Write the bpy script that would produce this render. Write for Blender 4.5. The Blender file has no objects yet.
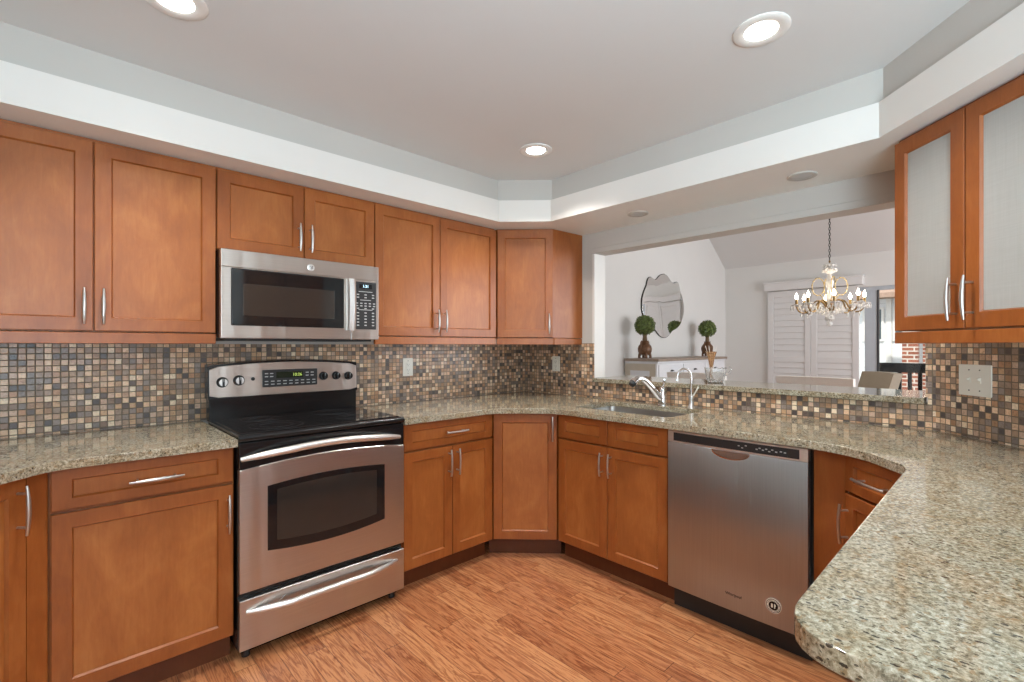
import bpy, bmesh, math, random
from mathutils import Vector, Matrix
random.seed(7)
R = math.radians
SC = bpy.context.scene
COL = SC.collection

# ------------------------------------------------------------------ camera
cam_d = bpy.data.cameras.new('camera')
cam_d.sensor_fit = 'HORIZONTAL'
cam_d.sensor_width = 36.0
cam_d.lens = 36.0 * 477.0 / 1024.0
cam_d.shift_y = 5.0 / 1024.0
cam_d.clip_start = 0.02
cam = bpy.data.objects.new('camera', cam_d)
cam.location = (0, 0, 1.297)
cam.rotation_euler = (R(90), 0, math.atan2(504, 477) - R(90))
COL.objects.link(cam)
SC.camera = cam

# ------------------------------------------------------------------ world, sun, added fill lights
W = bpy.data.worlds.new('sky'); SC.world = W
W.use_nodes = True
bg = W.node_tree.nodes['Background']
bg.inputs['Color'].default_value = (0.86, 0.93, 1.0, 1)
bg.inputs['Strength'].default_value = 1.5


def lamp(name, kind, loc, rot, power, size=None, sy=None, color=(1, 1, 1), parent=None, shape=None):
    d = bpy.data.lights.new(name, kind)
    d.energy = power
    d.color = color
    if kind == 'AREA':
        d.shape = shape or ('RECTANGLE' if sy else 'DISK')
        d.size = size
        if sy: d.size_y = sy
    elif kind == 'SUN':
        d.angle = size
    elif kind == 'POINT':
        d.shadow_soft_size = size
    o = bpy.data.objects.new(name, d)
    o.location = loc; o.rotation_euler = rot
    COL.objects.link(o)
    if parent: o.parent = parent
    return o


lamp('sun', 'SUN', (-4, 2, 9), (R(42), 0, R(-70)), 3.2, R(2), color=(1, .95, .88))
# added fill lights at unseen living-area window openings, tilted up
lamp('unseen_window_fill', 'AREA', (-0.6, -3.88, 1.45), (R(150), 0, 0), 75, 3.4, 1.9, color=(.84, .98, 1.08))
lamp('unseen_window_fill', 'AREA', (-3.38, -2.2, 1.45), (R(145), 0, R(-90)), 95, 2.4, 1.9, color=(.84, .98, 1.08))
# added uplight behind the camera to fill the ceiling; no lamp stands there
lamp('ceiling_fill', 'AREA', (-.75, -1.5, .9), (R(180), 0, 0), 215, 1.6, color=(.71, .985, 1.15))
# added fill light at an unseen side opening of the dining room
lamp('unseen_window_fill', 'AREA', (5.6, -1.85, 1.6), (R(90), 0, 0), 80, 2.6, 1.8, color=(.92, .98, 1.05))

SC.view_settings.view_transform = 'Standard'
SC.view_settings.look = 'None'
SC.view_settings.gamma = 1
SC.view_settings.use_curve_mapping = False
SC.view_settings.exposure = 0.2


# ------------------------------------------------------------------ materials
def srgb(r, g, b):
    f = lambda c: (c / 255 / 12.92) if c <= 10.31 else ((c / 255 + .055) / 1.055) ** 2.4
    return (f(r), f(g), f(b), 1)


class NT:
    def __init__(s, name):
        s.m = bpy.data.materials.new(name); s.m.use_nodes = True
        s.t = s.m.node_tree; s.p = s.t.nodes['Principled BSDF']
        s.out = s.t.nodes['Material Output']

    def n(s, typ, **kw):
        n = s.t.nodes.new(typ)
        for k, v in kw.items():
            if k in n.inputs: n.inputs[k].default_value = v
            else: setattr(n, k, v)
        return n

    def l(s, a, b): s.t.links.new(a, b)

    def coord(s, scale=(1, 1, 1), src='Object', rot=(0, 0, 0)):
        c = s.n('ShaderNodeTexCoord'); m = s.n('ShaderNodeMapping')
        m.inputs['Scale'].default_value = scale; m.inputs['Rotation'].default_value = rot
        s.l(c.outputs[src], m.inputs['Vector'])
        return m.outputs['Vector']

    def noise(s, vec, scale, detail=3, rough=.5, dist=0):
        n = s.n('ShaderNodeTexNoise', Scale=scale, Detail=detail, Roughness=rough, Distortion=dist)
        s.l(vec, n.inputs['Vector']); return n.outputs['Fac']

    def ramp(s, fac, stops, interp='LINEAR'):
        r = s.n('ShaderNodeValToRGB'); e = r.color_ramp.elements
        r.color_ramp.interpolation = interp
        while len(e) < len(stops): e.new(.5)
        for i, (p, c) in enumerate(stops):
            e[i].position = p; e[i].color = c if len(c) == 4 else (*c, 1)
        s.l(fac, r.inputs['Fac']); return r.outputs['Color']

    def mix(s, fac, a, b, typ='MIX'):
        n = s.n('ShaderNodeMix', data_type='RGBA', blend_type=typ)
        for sock, v in ((n.inputs[0], fac), (n.inputs[6], a), (n.inputs[7], b)):
            if hasattr(v, 'links'): s.l(v, sock)
            else: sock.default_value = v
        return n.outputs[2]

    def math(s, op, a, b=None, c=None):
        n = s.n('ShaderNodeMath', operation=op)
        for i, v in enumerate((a, b, c)):
            if v is None: continue
            if hasattr(v, 'links'): s.l(v, n.inputs[i])
            else: n.inputs[i].default_value = v
        return n.outputs[0]

    def bump(s, h, strength=.2, dist=.01):
        b = s.n('ShaderNodeBump', Strength=strength, Distance=dist)
        s.l(h, b.inputs['Height']); s.l(b.outputs['Normal'], s.p.inputs['Normal'])

    def set(s, **kw):
        for k, v in kw.items():
            k = k.replace('_', ' ')
            s.p.inputs[k].default_value = v
        return s


def plain(name, col, rough=.5, metal=0., noise=.04, nscale=12, **kw):
    m = NT(name).set(Roughness=rough, Metallic=metal, **kw)
    f = m.noise(m.coord(), nscale, 3)
    lo = tuple(max(0, c * (1 - noise)) for c in col[:3]); hi = tuple(min(1, c * (1 + noise)) for c in col[:3])
    m.l(m.ramp(f, [(.3, lo), (.7, hi)]), m.p.inputs['Base Color'])
    return m.m


def wood(name, dark, mid, light, rough=.34):
    m = NT(name).set(Roughness=rough)
    m.p.inputs['Coat Weight'].default_value = .10
    m.p.inputs['Coat Roughness'].default_value = .2
    m.p.inputs['Specular IOR Level'].default_value = .4
    oi = m.n('ShaderNodeObjectInfo')
    off = m.n('ShaderNodeVectorMath', operation='MULTIPLY_ADD')
    c = m.n('ShaderNodeTexCoord')
    comb = m.n('ShaderNodeCombineXYZ')
    m.l(oi.outputs['Random'], comb.inputs[0]); m.l(oi.outputs['Random'], comb.inputs[2])
    off.inputs[1].default_value = (7, 7, 7)
    m.l(comb.outputs[0], off.inputs[0]); m.l(c.outputs['Object'], off.inputs[2])
    mp = m.n('ShaderNodeMapping'); mp.inputs['Scale'].default_value = (9, 9, 1.1)
    m.l(off.outputs[0], mp.inputs['Vector'])
    mp2 = m.n('ShaderNodeMapping'); mp2.inputs['Scale'].default_value = (1, 1, .55)
    m.l(off.outputs[0], mp2.inputs['Vector'])
    grain = m.noise(mp.outputs[0], 9, 6, .65, .6)
    blot = m.noise(mp2.outputs[0], 6.5, 5, .6, .8)
    f = m.math('ADD', m.math('MULTIPLY', grain, .32), m.math('MULTIPLY', blot, .68))
    f = m.math('ADD', f, m.math('MULTIPLY', m.math('SUBTRACT', oi.outputs['Random'], .5), .10))
    m.l(m.ramp(f, [(.20, dark), (.50, mid), (.82, light)]), m.p.inputs['Base Color'])
    m.bump(grain, .03, .002)
    return m.m


def steel(name, base=(.56, .53, .50), rough=.27, axis=0, aniso=.0):
    m = NT(name).set(Metallic=1.0)
    sc = [4, 4, 4]; sc = [160, 160, 160]; sc[axis] = 1.2
    f = m.noise(m.coord(tuple(sc)), 3, 2, .6)
    g = m.noise(m.coord(), 2.2, 2, .5)
    m.l(m.ramp(f, [(.3, tuple(c * .94 for c in base)), (.7, tuple(min(1, c * 1.05) for c in base))]), m.p.inputs['Base Color'])
    r = m.math('ADD', rough, m.math('MULTIPLY', m.math('SUBTRACT', g, .5), .12))
    m.l(r, m.p.inputs['Roughness'])
    sc2 = [5, 5, 5]; sc2[2 if axis == 2 else axis] = .35
    if axis == 0: sc2 = [5, 5, .5]
    w2 = m.noise(m.coord(tuple(sc2)), 2.2, 2, .4)
    m.bump(m.math('ADD', m.math('MULTIPLY', f, .02), w2), .35, .012)
    return m.m


def glass_clear(name, tint=(1, 1, 1, 1), rough=0.0):
    """thin window pane: mostly clear with a fresnel reflection"""
    m = NT(name)
    tr = m.n('ShaderNodeBsdfTransparent', Color=tint); gl = m.n('ShaderNodeBsdfGlossy', Roughness=.01)
    fr = m.n('ShaderNodeFresnel', IOR=1.45); mx = m.n('ShaderNodeMixShader')
    m.l(fr.outputs[0], mx.inputs[0]); m.l(tr.outputs[0], mx.inputs[1]); m.l(gl.outputs[0], mx.inputs[2])
    m.l(mx.outputs[0], m.out.inputs['Surface'])
    return m.m


def emit(name, col, st):
    m = NT(name).set(Base_Color=(*col, 1), Emission_Color=(*col, 1), Emission_Strength=st)
    return m.m


def granite(name):
    m = NT(name).set(Roughness=.07)
    m.p.inputs['Specular IOR Level'].default_value = .62
    v = m.coord()
    big = m.noise(v, 5.0, 4, .6, .6)
    mid = m.noise(v, 115, 4, .75, .3)
    base = m.ramp(mid, [(.30, srgb(104, 97, 83)), (.44, srgb(154, 146, 128)), (.56, srgb(196, 189, 173)), (.70, srgb(228, 224, 214))])
    patch = m.ramp(m.noise(v, 17, 4, .6, .5), [(.36, srgb(212, 200, 180)), (.5, (.84, .83, .79, 1)), (.66, srgb(240, 238, 232))])
    base = m.mix(.8, base, patch, 'MULTIPLY')
    base = m.mix(.5, base, m.ramp(big, [(.35, srgb(236, 222, 198)), (.5, (.90, .91, .86, 1)), (.66, srgb(240, 220, 188))]), 'MULTIPLY')
    gold = m.math('GREATER_THAN', m.noise(v, 95, 3, .6), .61)
    base = m.mix(m.math('MULTIPLY', gold, .45), base, srgb(146, 110, 66))
    for sc, stretch, rot, share, size, col in ((115.0, .5, 35, .26, .25, srgb(38, 34, 31)), (230.0, .6, 20, .24, .34, srgb(74, 66, 52))):
        sp = m.n('ShaderNodeTexVoronoi', Scale=sc, Randomness=1.0)
        m.l(m.coord((1.0, stretch, 1.0), rot=(0, 0, R(rot))), sp.inputs['Vector'])
        thr = m.math('ADD', size - .16, m.math('MULTIPLY', m.noise(v, 28, 3, .6), .32))
        jag = m.math('MULTIPLY', m.math('SUBTRACT', m.noise(v, 260, 2, .5), .5), .45)
        near = m.math('LESS_THAN', m.math('ADD', sp.outputs['Distance'], jag), thr)
        sepc = m.n('ShaderNodeSeparateColor'); m.l(sp.outputs['Color'], sepc.inputs[0])
        base = m.mix(m.math('MULTIPLY', m.math('MULTIPLY', near, m.math('LESS_THAN', sepc.outputs[0], share)), .85), base, col)
    m.l(base, m.p.inputs['Base Color'])
    return m.m


def mosaic(name, pitch=.0258):
    """tumbled stone mosaic laid in a square grid in the slab's own x-z plane"""
    m = NT(name)
    c = m.n('ShaderNodeTexCoord'); s = m.n('ShaderNodeSeparateXYZ'); m.l(c.outputs['Object'], s.inputs[0])
    wob = m.n('ShaderNodeTexNoise', Scale=30.0, Detail=1.0); m.l(c.outputs['Object'], wob.inputs['Vector'])
    ux = m.math('DIVIDE', s.outputs[0], pitch); uz = m.math('DIVIDE', s.outputs[2], pitch)
    ix = m.math('FLOOR', ux); iz = m.math('FLOOR', uz)
    fx = m.math('SUBTRACT', ux, ix); fz = m.math('SUBTRACT', uz, iz)
    cell = m.n('ShaderNodeCombineXYZ'); m.l(ix, cell.inputs[0]); m.l(iz, cell.inputs[1])
    wn = m.n('ShaderNodeTexWhiteNoise', noise_dimensions='2D'); m.l(cell.outputs[0], wn.inputs['Vector'])
    cols = [(192, 168, 134), (174, 150, 120), (216, 196, 164), (150, 136, 118), (122, 119, 114), (164, 146, 124), (236, 222, 198),
            (134, 118, 100), (184, 162, 138), (80, 78, 77), (160, 134, 104), (206, 188, 160), (138, 134, 128), (176, 144, 112),
            (194, 178, 158), (98, 91, 86), (224, 208, 180), (152, 140, 124)]
    st = [(i / len(cols), srgb(min(255, k[0] * 1.10 + 6), min(250, k[1] * 1.04 + 3), min(250, k[2] * 1.02 + 4))) for i, k in enumerate(cols)]
    col = m.ramp(wn.outputs['Value'], st, 'CONSTANT')
    inn = m.noise(c.outputs['Object'], 85, 5, .7, .8)
    col = m.mix(.62, col, m.ramp(inn, [(.30, srgb(150, 130, 106)), (.48, srgb(232, 226, 216)), (.7, (1, .99, .96, 1))]), 'MULTIPLY')
    wv = m.math('MULTIPLY', m.math('SUBTRACT', wob.outputs['Fac'], .5), .10)
    ex = m.math('SUBTRACT', .5, m.math('ABSOLUTE', m.math('SUBTRACT', m.math('ADD', fx, wv), .5)))
    ez = m.math('SUBTRACT', .5, m.math('ABSOLUTE', m.math('SUBTRACT', m.math('ADD', fz, wv), .5)))
    ed = m.math('MINIMUM', ex, ez)
    face = m.n('ShaderNodeMapRange', interpolation_type='SMOOTHSTEP'); face.inputs['From Min'].default_value = .045; face.inputs['From Max'].default_value = .10
    m.l(ed, face.inputs['Value'])
    col = m.mix(face.outputs[0], srgb(116, 103, 86), col)
    m.l(col, m.p.inputs['Base Color'])
    rr = m.math('SUBTRACT', .75, m.math('MULTIPLY', face.outputs[0], .46))
    m.l(rr, m.p.inputs['Roughness'])
    h = m.math('ADD', face.outputs[0], m.math('MULTIPLY', inn, .25))
    m.bump(h, .45, .002)
    return m.m


def oak_floor(name, pw=.083):
    """strip oak floor; boards run along world y"""
    m = NT(name)
    m.p.inputs['Coat Weight'].default_value = .25; m.p.inputs['Coat Roughness'].default_value = .22
    c = m.n('ShaderNodeTexCoord'); s = m.n('ShaderNodeSeparateXYZ'); m.l(c.outputs['Object'], s.inputs[0])
    ux = m.math('DIVIDE', s.outputs[0], pw); ix = m.math('FLOOR', ux); fx = m.math('SUBTRACT', ux, ix)
    w1 = m.n('ShaderNodeTexWhiteNoise', noise_dimensions='1D'); m.l(ix, w1.inputs['W'])
    uy = m.math('DIVIDE', m.math('ADD', s.outputs[1], m.math('MULTIPLY', w1.outputs['Value'], 9.0)), .95)
    iy = m.math('FLOOR', uy); fy = m.math('SUBTRACT', uy, iy)
    cell = m.n('ShaderNodeCombineXYZ'); m.l(ix, cell.inputs[0]); m.l(iy, cell.inputs[1])
    wn = m.n('ShaderNodeTexWhiteNoise', noise_dimensions='2D'); m.l(cell.outputs[0], wn.inputs['Vector'])
    gv = m.n('ShaderNodeCombineXYZ')
    m.l(m.math('MULTIPLY', s.outputs[0], 10.0), gv.inputs[0]); m.l(m.math('MULTIPLY', s.outputs[1], .8), gv.inputs[1])
    m.l(m.math('MULTIPLY', wn.outputs['Value'], 37.0), gv.inputs[2])
    g1 = m.noise(gv.outputs[0], 2.6, 4, .55, .9)
    rings = m.math('SINE', m.math('MULTIPLY', g1, 40.0))
    rings = m.math('MULTIPLY_ADD', rings, .5, .5)
    rings = m.math('POWER', rings, 2.2)
    gv2 = m.n('ShaderNodeCombineXYZ')
    m.l(m.math('MULTIPLY', s.outputs[0], 70.0), gv2.inputs[0]); m.l(m.math('MULTIPLY', s.outputs[1], 3.0), gv2.inputs[1])
    m.l(m.math('MULTIPLY', wn.outputs['Value'], 11.0), gv2.inputs[2])
    g2 = m.noise(gv2.outputs[0], 3, 4, .65)
    tone = m.ramp(wn.outputs['Value'], [(0, srgb(178, 114, 74)), (.35, srgb(196, 131, 87)), (.7, srgb(208, 146, 99)), (1, srgb(186, 121, 82))])
    dark = m.mix(1.0, tone, srgb(168, 122, 92), 'MULTIPLY')
    col = m.mix(m.math('MULTIPLY', rings, .66), tone, dark)
    col = m.mix(m.math('MULTIPLY', m.math('GREATER_THAN', g2, .58), .55), col, dark)
    knot = m.n('ShaderNodeTexVoronoi', Scale=1.0); kv = m.coord((5.5, 2.2, 1)); m.l(kv, knot.inputs['Vector'])
    kf = m.n('ShaderNodeMapRange'); kf.inputs['From Min'].default_value = .10; kf.inputs['From Max'].default_value = .02
    m.l(knot.outputs['Distance'], kf.inputs['Value'])
    col = m.mix(m.math('MULTIPLY', kf.outputs[0], .7), col, srgb(70, 40, 26))
    ex = m.math('SUBTRACT', .5, m.math('ABSOLUTE', m.math('SUBTRACT', fx, .5)))
    ey = m.math('SUBTRACT', .5, m.math('ABSOLUTE', m.math('SUBTRACT', fy, .5)))
    gap = m.math('MAXIMUM', m.math('LESS_THAN', ex, .016), m.math('LESS_THAN', ey, .0016))
    col = m.mix(m.math('MULTIPLY', gap, .62), col, srgb(60, 32, 20))
    m.l(col, m.p.inputs['Base Color'])
    m.l(m.math('ADD', .30, m.math('MULTIPLY', g2, .12)), m.p.inputs['Roughness'])
    m.bump(m.math('SUBTRACT', m.math('MULTIPLY', g2, .12), gap), .12, .003)
    return m.m


M = {}
M['cab'] = wood('stained_maple', srgb(122, 64, 26), srgb(154, 86, 39), srgb(180, 112, 58))
M['cab_panel'] = wood('stained_maple_panel', srgb(132, 72, 30), srgb(163, 95, 45), srgb(190, 122, 65))
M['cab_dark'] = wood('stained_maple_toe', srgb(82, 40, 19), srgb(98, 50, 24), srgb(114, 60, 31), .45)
M['cab_in'] = plain('cabinet_interior', srgb(205, 190, 165), .6)
M['nickel'] = steel('satin_nickel', (.62, .60, .575), .34, 2)
M['steel'] = steel('brushed_steel', (.56, .545, .53), .32, 0)
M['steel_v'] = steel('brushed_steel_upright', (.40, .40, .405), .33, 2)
M['steel_refl_tint'] = steel('brushed_steel_warm_reflection', (.50, .445, .405), .30, 0)  # brushed steel with the warm reflected tone of wood put into its colour
M['steel_lt'] = steel('light_satin_steel', (.78, .77, .75), .42, 0)
M['chrome'] = plain('polished_chrome', (.86, .87, .88), .06, 1.0, .01)
M['blackgl'] = plain('black_glass', (.010, .010, .011), .05, 0, .0)
M['black'] = plain('black_enamel', (.008, .008, .009), .2, 0, .05)
M['blackpl'] = plain('black_plastic', (.02, .02, .021), .42, 0, .1)
M['ring'] = plain('burner_print', (.055, .055, .058), .15, 0, .05)
M['granite'] = granite('speckled_granite')
M['tile'] = mosaic('stone_mosaic')
M['floor'] = oak_floor('oak_strip_floor')
M['wall'] = plain('warm_grey_wall_paint', srgb(200, 195, 188), .7, 0, .012, 3)
M['dwall'] = plain('pale_dining_wall_paint', srgb(224, 222, 218), .7, 0, .012, 3)
M['lwall'] = plain('taupe_living_wall_paint', srgb(132, 112, 94), .7, 0, .012, 3)
M['ceil'] = plain('ceiling_paint', srgb(218, 217, 215), .75, 0, .01, 3)
M['trim'] = plain('white_trim_paint', srgb(235, 231, 225), .4, 0, .01, 5)
M['plastic'] = plain('ivory_plastic', srgb(238, 234, 222), .3, 0, .01)
M['plastic_dk'] = plain('ivory_plastic_slot', srgb(120, 116, 108), .4, 0, .02)
M['text_w'] = plain('printed_grey_lettering', srgb(190, 190, 188), .5)
M['text_d'] = plain('engraved_dark_lettering', srgb(52, 50, 48), .4, .4)
M['lens'] = emit('lamp_lens', (1, .97, .92), 14)
M['lens_off'] = plain('unlit_lens', srgb(196, 195, 192), .35)
M['green'] = emit('green_display_digits', (.55, .75, .15), .55)
M['blue'] = emit('pale_blue_display_digits', (.55, .85, 1), 1.6)
M['dispgl'] = plain('dark_display', (.02, .026, .015), .1)
M['window'] = plain('oven_window', (.035, .028, .024), .06)
M['white_f'] = plain('white_painted_wood', srgb(228, 228, 230), .45, 0, .02)
M['white_f_shaded'] = plain('shaded_white_painted_wood', srgb(196, 184, 166), .5, 0, .04)  # white paint darkened: the end's brownish shade is put into the colour
M['ftop'] = plain('weathered_wood_top', srgb(150, 132, 116), .5, 0, .12, 22)
M['iron'] = plain('dark_iron', (.03, .028, .026), .4, .7)
M['mirror'] = plain('mirror_silver', (.90, .91, .91), .015, 1.0, .0)
M['mirror_e'] = plain('dark_mirror_edge', (.045, .04, .035), .25, .6)
M['bronze'] = plain('carved_bronze_vase', srgb(104, 72, 48), .38, .35, .35, 60)
M['bark'] = plain('bark', srgb(112, 92, 66), .8, 0, .25, 60)
M['leaf'] = plain('boxwood_leaf', srgb(98, 112, 54), .45, 0, .7, 55)
M['brass'] = plain('aged_brass', srgb(132, 108, 70), .32, .9, .1)
M['gold'] = plain('gold_beads', srgb(182, 162, 118), .35, .6, .1)
M['candle'] = plain('candle_sleeve', srgb(120, 98, 66), .5)
M['bulb'] = emit('lit_bulb', (1, .86, .66), 26)
M['cream'] = plain('cream_upholstery', srgb(246, 242, 234), .85, 0, .03, 90)
M['taupe'] = plain('taupe_upholstery', srgb(162, 150, 132), .85, 0, .05, 90)
M['darkwood'] = plain('dark_wood', srgb(70, 50, 38), .45, 0, .2)
M['louver'] = plain('louver_paint', srgb(226, 224, 222), .45, 0, .01)
M['doorfr'] = plain('patio_door_frame', srgb(186, 192, 198), .4, 0, .02)
M['gasket'] = plain('dark_door_gasket', srgb(52, 56, 60), .5)
M['glass'] = glass_clear('clear_pane', (.97, .985, .985, 1))
M['siding'] = None
cr = NT('crystal').set(Roughness=.08, IOR=1.5, Base_Color=(1, .99, .97, 1)); cr.p.inputs['Transmission Weight'].default_value = .45; M['crystal'] = cr.m
cr = NT('clear_tableware_glass').set(Roughness=.02, IOR=1.3, Base_Color=(.98, .99, .99, 1)); cr.p.inputs['Transmission Weight'].default_value = .9; M['tglass'] = cr.m
cr = NT('amber_glass').set(Roughness=.05, IOR=1.3, Base_Color=srgb(236, 206, 172)); cr.p.inputs['Transmission Weight'].default_value = .85; M['aglass'] = cr.m
fg = NT('frosted_glass').set(Roughness=.38, IOR=1.45)
fg.p.inputs['Transmission Weight'].default_value = .30
_v = fg.coord((1, 1, 1)); _f = fg.noise(fg.coord((60, 60, 1.5)), 4, 3, .6); _g = fg.noise(fg.coord((1.5, 1.5, 60)), 4, 3, .6)
fg.l(fg.ramp(fg.math('MULTIPLY', fg.math('ADD', _f, _g), .5), [(.35, srgb(194, 193, 187)), (.65, srgb(204, 203, 198))]), fg.p.inputs['Base Color'])
M['frost'] = fg.m


def siding(name):
    m = NT(name).set(Roughness=.6)
    c = m.n('ShaderNodeTexCoord'); s = m.n('ShaderNodeSeparateXYZ'); m.l(c.outputs['Object'], s.inputs[0])
    f = m.math('FRACT', m.math('DIVIDE', s.outputs[2], .14))
    m.l(m.ramp(f, [(0, srgb(196, 198, 202)), (.08, srgb(236, 237, 238)), (1, srgb(236, 237, 238))]), m.p.inputs['Base Color'])
    m.bump(f, .3, .02); return m.m


def brick(name):
    m = NT(name).set(Roughness=.85)
    b = m.n('ShaderNodeTexBrick', Scale=1.0)
    b.inputs['Color1'].default_value = srgb(158, 92, 68); b.inputs['Color2'].default_value = srgb(130, 74, 58)
    b.inputs['Mortar'].default_value = srgb(206, 196, 184); b.inputs['Mortar Size'].default_value = .012
    b.inputs['Brick Width'].default_value = .2; b.inputs['Row Height'].default_value = .075
    c = m.n('ShaderNodeTexCoord'); q = m.n('ShaderNodeSeparateXYZ'); m.l(c.outputs['Object'], q.inputs[0])
    k = m.n('ShaderNodeCombineXYZ'); m.l(m.math('ADD', q.outputs[0], q.outputs[1]), k.inputs[0]); m.l(q.outputs[2], k.inputs[1]); m.l(k.outputs[0], b.inputs['Vector'])
    m.l(b.outputs['Color'], m.p.inputs['Base Color']); return m.m


M['siding'] = siding('white_siding'); M['brick'] = brick('red_brick')


# ------------------------------------------------------------------ mesh helpers
class MB:
    def __init__(s, mat=None):
        s.bm = bmesh.new(); s.X = mat or Matrix.Identity(4); s.wn = False

    def _xf(s, vs, m=None):
        mm = s.X @ m if m is not None else s.X
        for v in vs: v.co = mm @ v.co

    def box(s, x0, x1, y0, y1, z0, z1, bev=0, seg=1, m=None):
        vs = [s.bm.verts.new(p) for p in ((x0, y0, z0), (x1, y0, z0), (x1, y1, z0), (x0, y1, z0), (x0, y0, z1), (x1, y0, z1), (x1, y1, z1), (x0, y1, z1))]
        fs = [s.bm.faces.new([vs[i] for i in f]) for f in ((3, 2, 1, 0), (4, 5, 6, 7), (0, 1, 5, 4), (1, 2, 6, 5), (2, 3, 7, 6), (3, 0, 4, 7))]
        if bev:
            s.wn = True
            es = list({e for f in fs for e in f.edges})
            r = bmesh.ops.bevel(s.bm, geom=es, offset=bev, segments=seg, profile=.5, affect='EDGES')
            vs = list({v for f in r['faces'] for v in f.verts} | {v for v in vs if v.is_valid})
        s._xf(vs, m); return s

    def rings(s, loops, closed=True, cap0=True, cap1=True, m=None):
        L = [[s.bm.verts.new(p) for p in lp] for lp in loops]
        n = len(L[0])
        for a, b in zip(L, L[1:]):
            for i in range(n if closed else n - 1):
                j = (i + 1) % n
                try: s.bm.faces.new((a[i], a[j], b[j], b[i]))
                except ValueError: pass
        if cap0 and n > 2: s.bm.faces.new(list(reversed(L[0])))
        if cap1 and n > 2: s.bm.faces.new(L[-1])
        s._xf([v for l in L for v in l], m); return s

    def tube(s, pts, rad, n=10, cap=True, flat=1.0, m=None, up=None):
        pts = [Vector(p) for p in pts]
        if not hasattr(rad, '__len__'): rad = [rad] * len(pts)
        loops = []; ref = Vector(up) if up else None
        for i, p in enumerate(pts):
            t = (pts[min(i + 1, len(pts) - 1)] - pts[max(i - 1, 0)]).normalized()
            if ref is None:
                ref = Vector((0, 0, 1)) if abs(t.z) < .9 else Vector((1, 0, 0))
            a = t.cross(ref).normalized(); b = a.cross(t).normalized(); ref = b if up is None else ref
            loops.append([p + (a * math.cos(2 * math.pi * k / n) + b * math.sin(2 * math.pi * k / n) * flat) * rad[i] for k in range(n)])
        return s.rings(loops, True, cap, cap, m)

    def cyl(s, p0, p1, r0, r1=None, n=20, m=None):
        return s.tube([p0, p1], [r0, r0 if r1 is None else r1], n, m=m)

    def lathe(s, prof, n=28, c=(0, 0, 0), m=None, cap=True):
        loops = [[(c[0] + r * math.cos(2 * math.pi * k / n), c[1] + r * math.sin(2 * math.pi * k / n), c[2] + z) for k in range(n)] for r, z in prof]
        return s.rings(loops, True, cap, cap, m)

    def prism(s, pts, z0, z1, bev=0, seg=2, m=None, side_bev=False):
        a = [s.bm.verts.new((x, y, z0)) for x, y in pts]; b = [s.bm.verts.new((x, y, z1)) for x, y in pts]
        n = len(pts); fs = [s.bm.faces.new(list(reversed(a))), s.bm.faces.new(b)]
        for i in range(n):
            j = (i + 1) % n; fs.append(s.bm.faces.new((a[i], a[j], b[j], b[i])))
        vs = a + b
        if bev:
            s.wn = True
            es = list(fs[1].edges) + list(fs[0].edges)
            if side_bev: es = list({e for f in fs for e in f.edges})
            r = bmesh.ops.bevel(s.bm, geom=es, offset=bev, segments=seg, profile=.5, affect='EDGES')
            vs = list({v for f in r['faces'] for v in f.verts} | {v for v in vs if v.is_valid})
        s._xf(vs, m); return s

    def ball(s, c, r, u=14, v=9, sc=(1, 1, 1), m=None):
        loops = []
        for i in range(v + 1):
            t = math.pi * i / v; rr = max(1e-4, math.sin(t)) * r
            loops.append([(c[0] + rr * math.cos(2 * math.pi * k / u) * sc[0], c[1] + rr * math.sin(2 * math.pi * k / u) * sc[1], c[2] - r * math.cos(t) * sc[2]) for k in range(u)])
        return s.rings(loops, True, True, True, m)

    def build(s, name, mat, parent=None, ang=38, loc=None):
        bmesh.ops.recalc_face_normals(s.bm, faces=s.bm.faces)
        lim = R(ang)
        for e in s.bm.edges:
            e.smooth = len(e.link_faces) == 2 and e.calc_face_angle(4) < lim
        for f in s.bm.faces: f.smooth = True
        me = bpy.data.meshes.new(name); s.bm.to_mesh(me); s.bm.free()
        me.materials.append(mat)
        o = bpy.data.objects.new(name, me); COL.objects.link(o)
        if parent: o.parent = parent
        if loc: o.location = loc
        if s.wn:
            w_ = o.modifiers.new('weighted', 'WEIGHTED_NORMAL'); w_.keep_sharp = True; w_.weight = 90
        return o


def tag(o, label=None, cat=None, group=None, kind=None):
    if label: o['label'] = label
    if cat: o['category'] = cat
    if group: o['group'] = group
    if kind: o['kind'] = kind
    return o


def empty(name, loc, rz, label, cat, group=None):
    o = bpy.data.objects.new(name, None); COL.objects.link(o)
    o.empty_display_size = .1
    o.location = loc; o.rotation_euler = (0, 0, rz)
    return tag(o, label, cat, group)


def struct(mb, name, mat):
    o = mb.build(name, mat); o['kind'] = 'structure'; return o


def copy_tree(o, parent=None):
    c = o.copy(); COL.objects.link(c)
    if parent: c.parent = parent
    for ch in list(o.children): copy_tree(ch, c)
    return c


def text_mesh(name, body, size, mat, parent, loc, rot=(R(90), 0, 0), depth=.0006):
    cu = bpy.data.curves.new(name, 'FONT'); cu.body = body; cu.size = size; cu.extrude = depth
    cu.align_x = 'CENTER'; cu.align_y = 'CENTER'
    t = bpy.data.objects.new(name, cu); COL.objects.link(t)
    bpy.context.view_layer.update()
    me = bpy.data.meshes.new_from_object(t.evaluated_get(bpy.context.evaluated_depsgraph_get()))
    bpy.data.objects.remove(t)
    me.materials.clear(); me.materials.append(mat); me.name = name
    o = bpy.data.objects.new(name, me); COL.objects.link(o)
    o.parent = parent; o.location = loc; o.rotation_euler = rot
    return o


def arcpts(cx, cy, r, a0, a1, n):
    return [(cx + r * math.cos(R(a0 + (a1 - a0) * i / n)), cy + r * math.sin(R(a0 + (a1 - a0) * i / n))) for i in range(n + 1)]


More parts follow.
